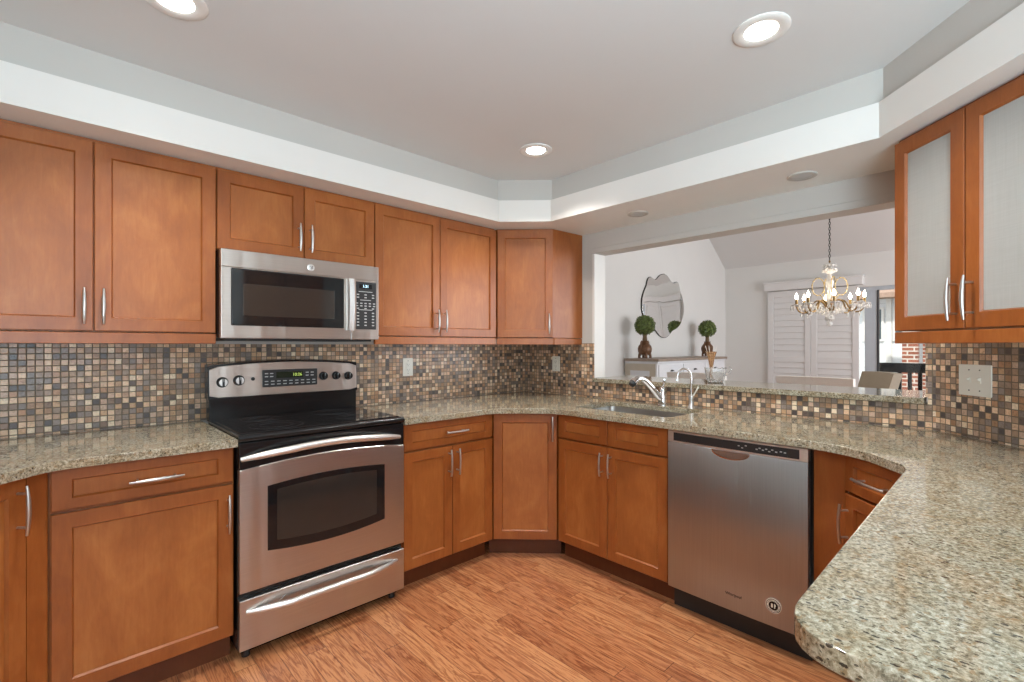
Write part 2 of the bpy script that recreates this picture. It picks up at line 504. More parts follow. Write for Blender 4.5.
# ------------------------------------------------------------------ room shell
XW, YW = 2.85, 2.85          # kitchen wall planes
XL = -0.944
ZC, ZS = 2.41, 2.13          # ceiling, soffit underside
UP, LOW, CT = 1.307, .888, .92

struct(MB().box(-3.5, 7.95, -4, 3.36, -.06, 0), 'floor', M['floor'])
struct(MB().box(-3.5, 2.97, -4, 2.97, ZC, ZC + .1), 'ceiling', M['ceil'])
struct(MB().box(-3.62, 2.97, YW, YW + .12, 0, ZC), 'wall_back', M['wall'])
struct(MB().box(XL - .12, XL, -.7, YW, 0, ZC), 'wall_left', M['wall'])
OY0, OY1, OZ0, OZ1 = .274, 2.126, 1.034, 1.987
mb = MB()
mb.box(XW, XW + .12, OY0, OY1, 0, OZ0)
mb.box(XW, XW + .12, OY1, YW + .12, 0, OZ1)
mb.box(XW, XW + .12, .16, OY0, 0, OZ1)
mb.box(XW, XW + .12, .16, YW + .12, OZ1, 3.4)
mb.box(XW, XW + .12, YW + .12, 3.36, 0, 3.4)
mb.box(XW, XW + .12, -2.0, .16, 0, 3.4)
struct(mb, 'wall_right', M['wall'])
# pale painted lining of the opening (jamb, head, narrow casing)
mb = MB()
mb.box(XW - .006, XW + .126, OY1 - .002, OY1 + .02, OZ0 + .03, OZ1 - .0125, .002)
struct(mb, 'trim_3', M['trim'])
mb = MB(); mb.box(XW - .0065, XW + .1265, OY0 - .02, OY1 + .024, OZ1 - .012, OZ1 + .026, .002)
struct(mb, 'trim_5', M['wall'])
# angled wall that carries the glass-door cabinets (plane x - y = 2.607)
d45 = Matrix.Translation((XW, .243, 0)) @ Matrix.Rotation(R(-135), 4, 'Z')
struct(MB(d45).box(0, 2.3, 0, .12, 0, ZC), 'wall_angled', M['wall'])
# living area behind the camera
mb = MB(); mb.box(-3.5, -2.4, -4.12, -4, 0, ZC); mb.box(1.2, 2.97, -4.12, -4, 0, ZC); mb.box(-2.4, 1.2, -4.12, -4, 0, .5); mb.box(-2.4, 1.2, -4.12, -4, 2.25, ZC)
struct(mb, 'wall_living_back', M['lwall'])
mb = MB(); mb.box(-3.62, -3.5, -4, -3.4, 0, ZC); mb.box(-3.62, -3.5, -1, 2.97, 0, ZC); mb.box(-3.62, -3.5, -3.4, -1, 0, .5); mb.box(-3.62, -3.5, -3.4, -1, 2.35, ZC)
struct(mb, 'wall_living_left', M['lwall'])

# soffit: grey plaster box round the kitchen, white fascia board on its face
FI = [(-.462, -.9), (-.462, 2.127), (-.219, 2.37), (2.125, 2.37), (2.367, 2.127), (2.367, .375), (1.0, -.992)]
WO = [(XL, -.9), (XL, YW - .3), (XL + .3, YW), (YW - .3, YW), (XW, YW - .3), (XW, .243), (1.49, -1.117)]


def offset(poly, d):
    out = []
    for i, p in enumerate(poly):
        ns = []
        for a, b in ((i - 1, i), (i, i + 1)):
            if a < 0 or b >= len(poly): continue
            t = Vector((poly[b][0] - poly[a][0], poly[b][1] - poly[a][1])).normalized(); ns.append(Vector((-t.y, t.x)))
        n = sum(ns, Vector((0, 0))) / len(ns); n = n / n.length_squared
        out.append((p[0] + n.x * d, p[1] + n.y * d))
    return out


FO = offset(FI, .024)
mb = MB()
for i in range(len(FI) - 1):
    mb.prism([FO[i], FO[i + 1], WO[i + 1], WO[i]], ZS, ZC)
mb.prism([WO[1], WO[2], (XL, YW)], ZS, ZC); mb.prism([WO[3], WO[4], (XW, YW)], ZS, ZC)
bmesh.ops.remove_doubles(mb.bm, verts=mb.bm.verts, dist=1e-5)
struct(mb, 'ceiling_soffit', M['wall'])
mb = MB()
for i in range(len(FI) - 1):
    mb.prism([FI[i], FI[i + 1], FO[i + 1], FO[i]], ZS - .004, 2.268)
struct(mb, 'trim_1', M['trim'])

mb = MB()  # pale sheet added under the soffit, its colour making up for missing light
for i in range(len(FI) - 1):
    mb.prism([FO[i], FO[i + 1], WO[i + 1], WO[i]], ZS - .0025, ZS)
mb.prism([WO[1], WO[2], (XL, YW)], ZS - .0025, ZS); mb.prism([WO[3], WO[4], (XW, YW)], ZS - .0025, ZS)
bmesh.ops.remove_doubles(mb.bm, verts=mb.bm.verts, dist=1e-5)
struct(mb, 'soffit_bright_sheet', M['trim'])

# stone mosaic backsplashes (thin slabs in their own local x-z frame)
def splash(name, mtx, boxes):
    mb = MB()
    for b in boxes: mb.box(b[0], b[1], -.008, 0, b[2], b[3])
    o = struct(mb, name, M['tile']); o.matrix_world = mtx; return o


splash('wall_back_tiles', Matrix.Translation((0, YW, 0)), [(XL, XW - .008, CT, UP)])
splash('wall_right_tiles', Matrix.Translation((XW, 0, 0)) @ Matrix.Rotation(R(-90), 4, 'Z'),
       [(-YW, -OY1, CT, UP + .01), (-OY1, -OY0, CT, OZ0), (-OY0, -.243, CT, UP + .01)])
splash('wall_angled_tiles', d45, [(.0, 2.0, CT, UP + .01)])
# tiled return at the right end of the opening
mb = MB(); mb.box(XW - .008, XW + .12, OY0 - .001, OY0 + .007, 1.066, UP + .01)
struct(mb, 'trim_4', M['tile'])

# dining room shell
XE, YM = 7.83, 3.24
struct(MB().box(2.97, XE + .12, YM, YM + .12, 0, 3.4), 'wall_dining_left', M['dwall'])
DY0, DY1, DZ = -.1, 2.56, 2.09
mb = MB(); mb.box(XE, XE + .12, DY1, YM, 0, 2.6); mb.box(XE, XE + .12, DY0, DY1, DZ, 2.6); mb.box(XE, XE + .12, -2.0, DY0, 0, 2.6)
struct(mb, 'wall_dining_end', M['dwall'])
mb = MB(); mb.box(2.97, 4.2, -2.12, -2, 0, 3.4); mb.box(7.0, XE + .12, -2.12, -2, 0, 3.4); mb.box(4.2, 7.0, -2.12, -2, 0, .6); mb.box(4.2, 7.0, -2.12, -2, 2.6, 3.4)
struct(mb, 'wall_dining_side', M['dwall'])
mb = MB()
mb.rings([[(x, -2.1, z) for x, z in ((2.97, 3.3), (6.71, 3.3), (XE, 2.54), (XE + .12, 2.46), (XE + .12, 2.64), (6.75, 3.42), (2.97, 3.42))],
          [(x, YM, z) for x, z in ((2.97, 3.3), (6.71, 3.3), (XE, 2.54), (XE + .12, 2.46), (XE + .12, 2.64), (6.75, 3.42), (2.97, 3.42))]])
struct(mb, 'ceiling_dining', M['ceil'])
struct(MB().box(2.97, XE, YM - .014, YM, 0, .12, .003), 'baseboard_dining_left', M['trim'])
mb = MB(); mb.box(XE - .014, XE, DY1 + .06, YM - .014, 0, .12, .003)
struct(mb, 'baseboard_dining_end', M['trim'])

# ------------------------------------------------------------------ cabinets
DT = .020   # door thickness


def shaker(name, x0, x1, z0, z1, parent, fr=.057, glass=False, fh=None):
    """frame-and-panel front, face at local y = 0"""
    g = .0018; x0 += g; x1 -= g; z0 += g; z1 -= g
    fh = fh or fr
    mb = MB()
    # one continuous frame with mitred chamfer towards the recessed panel
    def loop(ix, iz, y): return [(x0 + ix, y, z0 + iz), (x1 - ix, y, z0 + iz), (x1 - ix, y, z1 - iz), (x0 + ix, y, z1 - iz)]
    mb.rings([loop(0, 0, DT), loop(0, 0, .0025), loop(.0025, .0025, 0), loop(fr - .005, fh - .005, 0), loop(fr, fh, .0085), loop(fr, fh, DT)], True, False, False)
    mb.rings([loop(fr, fh, DT), loop(0, 0, DT)], True, False, False)
    bmesh.ops.remove_doubles(mb.bm, verts=mb.bm.verts, dist=1e-5)
    d = mb.build(name, M['cab'], parent, 25)
    pm = MB()
    py = .0105
    pm.box(x0 + fr - .006, x1 - fr + .006, py if not glass else .009, DT - .001 if not glass else .013, z0 + fh - .006, z1 - fh + .006)
    p = pm.build('glass_pane' if glass else 'panel', M['frost'] if glass else M['cab_panel'], d)
    if glass: p['label'] = 'frosted white glass pane'
    return d


def pull(parent, x, z, length=.142, vert=True, style='spindle'):
    mb = MB()
    h = length / 2; N = 12; pts = []; rad = []
    for i in range(N + 1):
        t = -1 + 2 * i / N
        y = -.030 - .006 * (1 - t * t)
        pts.append((x, y, z + h * t) if vert else (x + h * t, y, z))
        rad.append(.0034 + .0036 * (1 - t * t) if style == 'spindle' else .0056)
    mb.tube(pts, rad, 10)
    for s in (-.68, .68):
        a = (x, -.032, z + h * s) if vert else (x + h * s, -.032, z)
        b = (x, .001, z + h * s) if vert else (x + h * s, .001, z)
        mb.tube([a, b], .0042, 8)
    return mb.build('handle', M['nickel'], parent)


def cabinet(name, label, origin, deg, w, z0, z1, depth, fronts, cat='cabinet', toe=False, rail=False, open_front=False, shelves=(), body_pts=None, group=None, fill=()):
    c = empty(name, (origin[0], origin[1], 0), R(deg), label, cat, group)
    mb = MB()
    zb = .11 if toe else z0
    if body_pts:
        mb.prism(body_pts, zb, z1)
    elif open_front:
        t = .018
        mb.box(0, t, DT, depth, zb, z1); mb.box(w - t, w, DT, depth, zb, z1); mb.box(t, w - t, DT, depth, zb, zb + t); mb.box(t, w - t, DT, depth, z1 - t, z1)
        mb.box(t, w - t, depth - .008, depth, zb + t, z1 - t)
    else:
        mb.box(0, w, DT, depth, zb, z1)
    for f in fill: mb.box(*f)
    mb.build('body', M['cab'], c)
    for s in shelves:
        MB().box(.02, w - .02, .05, depth - .01, s, s + .018).build('shelf', M['cab_in'], c)
    if toe:
        t = MB()
        if body_pts: t.box(-.03, w + .03, .075, .09, 0, .11)
        else: t.box(0, w, .075, depth - .02, 0, .11)
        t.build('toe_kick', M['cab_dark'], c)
    if rail:
        MB().box(0.001, w - .001, .002, .022, UP, 1.352, .002).build('light_rail', M['cab'], c)
    for f in fronts:
        d = shaker(f[0], f[1], f[2], f[3], f[4], c, glass=(len(f) > 6 and f[6] == 'glass'), fr=.057, fh=.042 if f[0] in ('drawer', 'false_drawer_front') else None)
        if f[5]:
            k = f[5]; pull(d, k[1], k[2], k[3] if len(k) > 3 else .142, k[0] == 'v', k[4] if len(k) > 4 else 'spindle')
    return c


UZ0, UZ1, UF = 1.356, 2.114, 2.525
UD = YW - UF - .001
DZ0, DZ1, FZ0, FZ1 = .112, .735, .742, .884
HZ = 1.455
# uppers along the range wall
cabinet('upper_cabinet', 'tall two-door upper cabinet between the frame edge and the microwave', (-.334, UF), 0, .853, UZ0, ZS - .0035, UD,
        [('door', .0, .430, UZ0, UZ1, ('v', .401, HZ)), ('door', .430, .853, UZ0, UZ1, ('v', .459, HZ))], rail=True)
cabinet('upper_cabinet', 'short two-door upper cabinet right above the microwave', (.521, UF), 0, .786, 1.745, ZS - .0035, UD,
        [('door', 0, .393, 1.745, UZ1, ('v', .364, 1.85)), ('door', .393, .786, 1.745, UZ1, ('v', .422, 1.85))])
cabinet('upper_cabinet', 'two-door upper cabinet between the microwave and the corner cabinet', (1.309, UF), 0, .928, UZ0, ZS - .0035, UD,
        [('door', 0, .450, UZ0, UZ1, ('v', .421, HZ)), ('door', .450, .928, UZ0, UZ1, ('v', .479, HZ))], rail=True)
w = .285 * math.sqrt(2)
k = .2298
cabinet('corner_upper_cabinet', 'single-door upper cabinet set diagonally across the corner', (2.24, UF), -45, w, UZ0, ZS - .0035, UD,
        [('door', .004, w - .004, UZ0, UZ1, ('v', w - .033, HZ))], rail=True,
        body_pts=[(.004, DT), (w - .004, DT), (w + k - .002, k), (w / 2, k + w / 2 + .229), (-k + .002, k)])
# wood return under the exposed side of the diagonal cabinet
_c = [o for o in COL.objects if o.name == 'corner_upper_cabinet'][0]
mb = MB(); mm = Matrix.Rotation(R(45), 4, 'Z')
mb.box(.006, .318, -.002, .018, UP, 1.352, .002, m=Matrix.Translation((w, .004, 0)) @ mm)
mb.build('light_rail', M['cab'], _c)

# glass-door uppers on the angled wall: front line x - y = 2.119
S2 = math.sqrt(2)
CW = .335
o = cabinet('glass_door_cabinet', 'upper cabinet with two frosted glass doors on the angled wall', (2.460, .341), -135, 2 * CW, UZ0, ZS - .0035, .343,
            [('door', .0, .311, UZ0, UZ1, ('v', .311 - .03, 1.46, .150), 'glass'), ('door', .311, .70, UZ0, UZ1, ('v', .341, 1.46, .150), 'glass')],
            rail=False, open_front=True, shelves=(1.60, 1.86))
MB().box(0.0, 2 * CW, .002, .022, UP, 1.352, .002).build('light_rail', M['cab'], o)
MB().box(-.0, .012, .022, .34, UP, 1.352, .002).build('light_rail', M['cab'], o)

cabinet('upper_cabinet', 'two-door upper cabinet continuing the angled wall past the frosted glass doors', (2.460 - .702 / S2, .341 - .702 / S2), -135, .80, UZ0, ZS - .0035, .343,
        [('door', 0, .40, UZ0, UZ1, ('v', .37, HZ)), ('door', .40, .80, UZ0, UZ1, ('v', .43, HZ))], rail=True)

# base cabinets
BF = 2.20; BD = YW - BF - .012
cabinet('base_cabinet', 'base cabinet with one drawer over one wide door beside the range', (-.03, BF), 0, .548, .11, LOW, BD,
        [('drawer', 0.004, .545, FZ0, FZ1, ('h', .29, .808, .165)), ('door', .004, .545, DZ0, DZ1, ('v', .523, .62, .155))], toe=True)
bw = .264 * S2
cabinet('corner_base_cabinet', 'base cabinet with a full-height door at the frame edge, set diagonally', (-.294, 1.936), 45, bw, .11, LOW, .6,
        [('door', .0, bw - .066, DZ0, FZ1, ('v', bw - .095, .785, .155))], toe=True,
        body_pts=[(0, DT), (bw, DT), (bw + .45, .45), (bw / 2, .45 + bw / 2 + .45), (-.45, .45)],
        fill=[(bw - .064, bw + .003, .004, .03, .11, LOW)])
cabinet('base_cabinet', 'base cabinet with a drawer over two doors right of the range', (1.290, BF), 0, .632, .11, LOW, BD,
        [('drawer', .012, .630, FZ0, FZ1, ('h', .345, .813, .15, 'bar')), ('door', 0.012, .328, DZ0, DZ1, ('v', .299, .642, .148, 'bar')), ('door', .328, .630, DZ0, DZ1, ('v', .357, .642, .148, 'bar'))], toe=True)
bw = .277 * S2
cabinet('corner_base_cabinet', 'full-height single-door base cabinet diagonal in the corner beside the sink', (1.923, BF), -45, bw, .11, LOW, .6,
        [('door', .0, bw, DZ0, FZ1, ('v', bw - .03, .795, .148, 'bar'))], toe=True,
        body_pts=[(.004, DT), (bw - .004, DT), (bw + .445, .445), (bw / 2, .445 + bw / 2 + .445), (-.445, .445)])
cabinet('sink_base_cabinet', 'sink base cabinet with two false drawer fronts over two doors', (BF, 1.923), -90, .732, .11, .70, BD,
        [('false_drawer_front', .006, .364, FZ0, FZ1, None), ('false_drawer_front', .364, .729, FZ0, FZ1, None),
         ('door', .006, .364, DZ0, DZ1, ('v', .335, .640, .13, 'bar')), ('door', .364, .729, DZ0, DZ1, ('v', .393, .640, .13, 'bar'))], toe=True,
        fill=[(0, .732, DT, .04, .70, LOW), (.714, .732, .04, BD, .70, LOW)])
# filler + diagonal cabinet beyond the dishwasher
cb = empty('angled_base_cabinet', (2.19, .455, 0), R(-135), 'base cabinet with drawer and door angled behind the peninsula counter', 'cabinet')
mb = MB(); cw = .40
mb.prism([(0, DT), (cw, DT), (cw, .36), (.26, .36), (.0, .09)], .11, LOW)
mb.box(-.118, .0, -.008, .012, .11, LOW, m=Matrix.Translation((0, .008, 0)) @ Matrix.Rotation(R(45 - 17), 4, 'Z'))
mb.build('body', M['cab'], cb)
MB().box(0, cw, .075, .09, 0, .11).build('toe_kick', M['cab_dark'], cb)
for nm, a, b, hd in (('drawer', FZ0, FZ1, ('h', .165, .808, .16, 'bar')), ('door', DZ0, DZ1, ('v', .022, .62, .15, 'bar'))):
    d = shaker(nm, .002, cw - .035, a, b, cb, fr=.052, fh=.042 if nm == 'drawer' else None); pull(d, hd[1], hd[2], hd[3], hd[0] == 'v', 'bar')
cabinet('peninsula_cabinet', 'peninsula base cabinet under the rounded granite end', (1.86, .185), 180, .92, .11, LOW, .55,
        [('door', .0, .46, DZ0, FZ1, ('v', .43, .78)), ('door', .46, .92, DZ0, FZ1, ('v', .49, .78))], toe=True)

# ------------------------------------------------------------------ countertops
def slab(name, outer, holes, z0, z1, bev, label):
    bm = bmesh.new(); es = []
    for lp in [outer] + holes:
        vs = [bm.verts.new((x, y, z1)) for x, y in lp]
        es += [bm.edges.new((vs[i], vs[(i + 1) % len(vs)])) for i in range(len(vs))]
    bmesh.ops.triangle_fill(bm, use_beauty=True, use_dissolve=False, edges=es)
    bmesh.ops.recalc_face_normals(bm, faces=bm.faces)
    for f in bm.faces:
        if f.normal.z < 0: f.normal_flip()
    top = list(bm.faces)
    rim = [e for e in bm.edges if len(e.link_faces) == 1]
    r = bmesh.ops.extrude_face_region(bm, geom=top)
    nv = [g for g in r['geom'] if isinstance(g, bmesh.types.BMVert)]
    # extruded copy becomes the underside
    for v in nv: v.co.z = z0
    bmesh.ops.recalc_face_normals(bm, faces=bm.faces)
    te = [e for e in bm.edges if all(abs(v.co.z - z1) < 1e-6 for v in e.verts) and len(e.link_faces) == 2 and any(abs(f.normal.z) < .5 for f in e.link_faces)]
    if bev: bmesh.ops.bevel(bm, geom=te, offset=bev, segments=2, profile=.6, affect='EDGES')
    mb = MB(); mb.bm.free(); mb.bm = bm; mb.wn = True
    return tag(mb.build(name, M['granite'], ang=50), label, 'countertop')


def smooth_path(pts, rad, n=5):
    """round the corners listed in rad {index: radius} of a polygon"""
    out = []
    N = len(pts)
    for i, p in enumerate(pts):
        if i not in rad: out.append(p); continue
        P = Vector(p); A = (Vector(pts[i - 1]) - P).normalized(); B = (Vector(pts[(i + 1) % N]) - P).normalized()
        ang = A.angle(B); d = rad[i] / math.tan(ang / 2)
        a = P + A * d; b = P + B * d
        for j in range(n + 1):
            t = j / n; q = a * (1 - t) ** 2 + P * 2 * t * (1 - t) + b * t * t; out.append((q.x, q.y))
    return out


left = [(.520, 2.160), (.520, YW - .009), (XL + .002, YW - .009), (XL + .002, 1.2), (-.330, 1.2), (-.330, 1.852), (-.022, 2.160)]
slab('countertop', smooth_path(left, {5: .2, 6: .12}), [], LOW + .001, CT, .004, 'granite countertop at the frame edge, running up to the left side of the range')
right = [(1.291, 2.165), (1.905, 2.165), (2.165, 1.905), (2.165, .560), (2.127, .440), (2.071, .354), (1.938, .246), (1.88, .232), (.70, .222), (.70, -.50), (2.10, -.497), (2.838, .243), (XW - .009, .262), (XW - .009, YW - .009), (1.291, YW - .009)]
sink = smooth_path([(2.325, 1.255), (2.735, 1.255), (2.735, 1.90), (2.325, 1.90)], {0: .05, 1: .05, 2: .05, 3: .05}, 4)
slab('countertop', smooth_path(right, {1: .22, 2: .22, 3: .4, 4: .15, 8: .10}, 8), [sink], LOW + .001, CT, .004, 'long granite countertop wrapping the corner, sink and rounded peninsula end')
mb = MB(); mb.prism([(2.812, OY0 + .008), (3.28, OY0 + .008), (3.28, OY1 - .003), (2.812, OY1 - .003)], 1.0345, 1.064, .004)
tag(mb.build('bar_ledge', M['granite']), 'raised granite ledge along the pass-through opening', 'ledge')

# ------------------------------------------------------------------ sink and taps
sk = empty('kitchen_sink', (2.53, 1.5775, .888), 0, 'undermount stainless sink bowl below the pass-through ledge', 'sink')
mb = MB()
def rr(hx, hy, r, z, n=5):
    p = []
    for sx, sy, a in ((1, 1, 0), (-1, 1, 90), (-1, -1, 180), (1, -1, 270)):
        p += [(sx * (hx - r) + r * math.cos(R(a + 90 * i / n)), sy * (hy - r) + r * math.sin(R(a + 90 * i / n)), z) for i in range(n + 1)]
    return p
mb.rings([rr(.210, .330, .05, -.001), rr(.204, .322, .05, -.001), rr(.202, .320, .05, -.02), rr(.195, .313, .05, -.15), rr(.175, .293, .05, -.165), rr(.03, .03, .025, -.17)], True, False, True)
mb.build('bowl', M['steel'], sk)
MB().lathe([(.005, -.166), (.040, -.166), (.045, -.163), (.045, -.160), (.03, -.162)], 24, (0, 0, 0)).build('drain', M['chrome'], sk)

fa = empty('kitchen_faucet', (2.79, 1.55, CT), 0, 'chrome pull-out faucet with a curved spout behind the sink', 'faucet')
MB().lathe([(.034, 0), (.034, .006), (.028, .012), (.027, .05), (.026, .085), (.020, .095), (0.002, .1)], 24).build('body', M['chrome'], fa)
mb = MB(); pts = []; rad = []
P0, P1, P2, P3 = Vector((-.004, .004, .03)), Vector((-.065, .035, .10)), Vector((-.135, .065, .225)), Vector((-.205, .085, .150))
for i in range(17):
    t = i / 16; q = P0 * (1 - t) ** 3 + P1 * 3 * t * (1 - t) ** 2 + P2 * 3 * t * t * (1 - t) + P3 * t ** 3
    pts.append(q); rad.append(.0215 - .003 * math.sin(t * 3.1) + (.003 if t > .75 else 0))
mb.tube(pts, rad, 14); mb.build('spout', M['chrome'], fa)
mb = MB(); mb.tube([pts[-1], pts[-1] + (pts[-1] - pts[-2]) * 1.2], [.0235, .019], 16); mb.build('spray_head', M['blackpl'], fa)
mb = MB(); mb.ball((0, 0, .098), .022, 16, 9); mb.tube([(0, 0, .105), (.0, -.01, .135), (-.03, -.028, .160), (-.06, -.045, .168)], [.010, .009, .008, .006], 10)
mb.build('lever_handle', M['chrome'], fa)

ff = empty('filter_tap', (2.79, 1.36, CT), 0, 'slim gooseneck water tap standing right of the main faucet', 'faucet')
MB().lathe([(.021, 0), (.021, .006), (.015, .014), (.013, .05), (.017, .062), (.016, .072), (.007, .08)], 20).build('base', M['steel_lt'], ff)
mb = MB(); pts = [(0, 0, .07)] + [(0, 0, .12), (0, 0, .19)] + [(-.045 + .045 * math.cos(R(a)), .022 - .022 * math.cos(R(a)), .19 + .05 * math.sin(R(a))) for a in range(15, 181, 15)] + [(-.09, .044, .165)]
mb.tube(pts, .0055, 10); mb.build('spout', M['chrome'], ff)
mb = MB(); mb.tube([(.004, -.006, .066), (.016, -.03, .115), (.02, -.036, .13)], [.005, .0042, .0055], 8); mb.build('lever_handle', M['plastic'], ff)

# ------------------------------------------------------------------ range
rg = empty('electric_range', (.904, 2.162, 0), 0, 'stainless steel electric range with black glass cooktop', 'range')
H2 = .379
mb = MB(); mb.box(-H2, H2, .03, .60, .05, .905); mb.box(-.36, .36, .05, .58, .02, .05)
mb.build('body', M['black'], rg)
mb = MB(); mb.box(-.380, .380, .012, .552, .905, .932, .006, 2)
mb.tube([(-.380, .014, .917), (.380, .014, .917)], .016, 12)
mb.build('cooktop_frame', M['black'], rg)
ct = MB().box(-.366, .366, .03, .53, .930, .9365, .002).build('glass_cooktop', M['blackgl'], rg)
for (bx, by, br) in ((-.185, .17, .115), (.185, .16, .09), (-.185, .41, .09), (.185, .41, .115)):
    mb = MB()
    for r0 in (br, br * .62):
        mb.lathe([(r0, .9366), (r0, .9370), (r0 - .004, .9370), (r0 - .004, .9366)], 40, (bx, by, 0), cap=False)
    mb.build('burner_ring', M['ring'], ct)
# vent strip and curved band above the door
mb = MB(); mb.box(-.378, .378, .004, .04, .79, .900, .004, 2)
mb.box(-.36, .36, -.001, .006, .872, .879); mb.build('vent_band', M['black'], rg)
def bowed(x0, x1, zb, zt, bb, bt, y0, y1, n=18):
    """front plate whose top and bottom edges bow by bt / bb"""
    m = MB(); L = []
    for i in range(n + 1):
        t = i / n; x = x0 + (x1 - x0) * t; q = 1 - (2 * t - 1) ** 2
        L.append([(x, y0 + .003, zb + bb * q), (x, y0, zb + bb * q + .003), (x, y0, zt + bt * q - .003), (x, y0 + .003, zt + bt * q), (x, y1, zt + bt * q), (x, y1, zb + bb * q)])
    m.rings(L); return m
dr = bowed(-.377, .377, .287, .790, 0, .024, 0, .032).build('oven_door', M['steel'], rg)
bowed(-.272, .268, .436, .710, -.022, .016, -.002, .01).build('window_frame', M['blackgl'], dr)
bowed(-.235, .225, .470, .690, -.016, .012, -.0028, .01).build('window', M['window'], dr)
def bar(x0, x1, z, bow_z, out, r, n=20, posts=True, flat=1.0, y_end=0):
    m = MB(); pts = []; rad = []
    for i in range(n + 1):
        t = i / n; q = 1 - (2 * t - 1) ** 2
        pts.append((x0 + (x1 - x0) * t, y_end - out * min(1, 1.35 * q), z + bow_z * q)); rad.append(r * (.62 + .38 * min(1, 2.2 * q)))
    m.tube(pts, rad, 14, up=(0, 1, 0) if False else None)
    if posts:
        for s in (0, -1): pass
    return m
bar(-.372, .352, .834, .034, .050, .0155, y_end=.0).build('handle', M['steel_lt'], dr)
dw = bowed(-.377, .377, .052, .258, 0, 0, 0, .032).build('storage_drawer', M['steel'], rg)
mb = bar(-.352, .338, .207, .004, .048, .0145, y_end=.0)
mb.build('handle', M['steel_lt'], dw)
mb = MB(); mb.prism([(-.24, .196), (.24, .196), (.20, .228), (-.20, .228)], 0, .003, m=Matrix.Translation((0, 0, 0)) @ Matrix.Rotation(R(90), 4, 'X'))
mb.build('handle_recess_shade', M['steel_v'], dw)  # flat darker plate; the recess's shade is put into its colour
for s in (-1, 1):
    MB().cyl((s * .34, .06, 0), (s * .34, .06, .05), .016).build('foot', M['blackpl'], rg)
# back guard
bgd = MB(); bgd.box(-.378, .378, .545, .60, .925, 1.05, .003)
n = 20; L = []
for i in range(n + 1):
    t = i / n; x = -.382 + .764 * t; q = 1 - (2 * t - 1) ** 2
    L.append([(x, .542, 1.035), (x, .552, 1.200 + .022 * q), (x, .62, 1.204 + .022 * q), (x, .62, 1.035)])
bgd.rings(L); bgd.build('back_guard', M['black'], rg)
m = MB(); L = []
for i in range(n + 1):
    t = i / n; x = -.377 + .754 * t; q = 1 - (2 * t - 1) ** 2; e = min(1, min(t, 1 - t) * 26)
    zb, zt = 1.040 + .010 * (1 - e), 1.192 + .022 * q - .010 * (1 - e)
    f = lambda z: .536 + .010 * (z - 1.035) / .165
    L.append([(x, f(zb) + .004, zb), (x, f(zb), zb + .003), (x, f(zt), zt - .003), (x, f(zt) + .004, zt), (x, f(zt) + .008, zt), (x, f(zb) + .008, zb)])
m.rings(L); cpn = m.build('control_panel', M['steel_refl_tint'], rg)
m = MB(); m.box(-.140, .142, .528, .542, 1.082, 1.172, .004, 2); dp = m.build('display_panel', M['blackpl'], cpn)
MB().box(-.075, .062, .5265, .530, 1.127, 1.160, .001).build('display', M['dispgl'], dp)
text_mesh('clock_digits', '10:26', .022, M['green'], dp, (.032, .5262, 1.143))
m = MB()
for r_ in range(2):
    for c_ in range(9):
        x = -.123 + c_ * .0305
        m.box(x - .0085, x + .0085, .527, .530, 1.094 + r_ * .0155, 1.0985 + r_ * .0155)
for r_ in range(2):
    for x in (-.123, -.098, .085, .112):
        m.box(x - .008, x + .008, .527, .530, 1.134 + r_ * .016, 1.139 + r_ * .016)
m.build('button_labels', M['text_w'], dp)
for x, z in ((-.322, 1.117), (-.249, 1.123), (.179, 1.128), (.252, 1.127), (.325, 1.123)):
    m = MB(); rk = .026 if x < .1 else .0235
    mm = Matrix.Translation((x, .540, z)) @ Matrix.Rotation(R(90), 4, 'X')
    m.lathe([(rk, -.004), (rk, .004), (rk * .84, .010), (rk * .80, .022), (rk * .5, .024), (.001, .024)], 26, m=mm)
    m.box(-.005, .005, -rk * .82, rk * .82, .020, .030, .002, m=mm)
    kb = m.build('knob', M['blackpl'], cpn)
    m = MB(); m.lathe([(rk * .72, .0215), (rk * .70, .0245), (.001, .0248)], 24, m=mm); m.build('knob_cap', M['black'] if x > 0 else M['steel_lt'], kb)
    m = MB(); m.box(-.0012, .0012, rk * .1, rk * .75, .0300, .0308, m=mm)
    m.build('pointer_mark', M['text_w'], kb)
m = MB(); m.lathe([(.009, 0), (.009, .002), (.007, .003), (.001, .003)], 22, m=Matrix.Translation((-.185, .537, 1.128)) @ Matrix.Rotation(R(90), 4, 'X'))
m.build('badge', M['text_d'], cpn)

# ------------------------------------------------------------------ microwave
mw = empty('microwave_oven', (.909, 2.455, 1.33), 0, 'stainless over-the-range microwave with black window and keypad', 'microwave')
MB().box(-.386, .386, .026, .385, .004, .408).build('body', M['black'], mw)
MB().box(-.36, .36, .04, .36, -.008, .006).build('vent_grille', M['blackpl'], mw)
MB().box(-.386, .386, .0, .028, .328, .408, .003, 2).build('top_panel', M['steel_refl_tint'], mw)
MB().box(-.386, .222, .0, .028, .002, .328, .003, 2).build('door', M['steel_refl_tint'], mw)
dr = [o for o in mw.children if o.name.startswith('door')][0]
MB().box(-.347, .186, -.003, .008, .060, .325, .006, 3).build('window_frame', M['blackgl'], dr)
MB().box(-.300, .135, -.0036, .004, .105, .258, .004, 2).build('window', M['window'], dr)
mb = MB(); L = []
for i in range(13):
    t = i / 12; z = .050 + .275 * t; b = .030 + .010 * (1 - (2 * t - 1) ** 2)
    L.append([(.194, -b + .010, z), (.200, -b, z), (.226, -b - .003, z), (.238, -b + .006, z), (.236, -.0, z), (.198, -.0, z)])
mb.rings(L); mb.build('handle', M['steel_lt'], dr)
cp = MB().box(.226, .386, .0, .028, .002, .328, .003, 2).build('control_panel', M['steel_refl_tint'], mw)
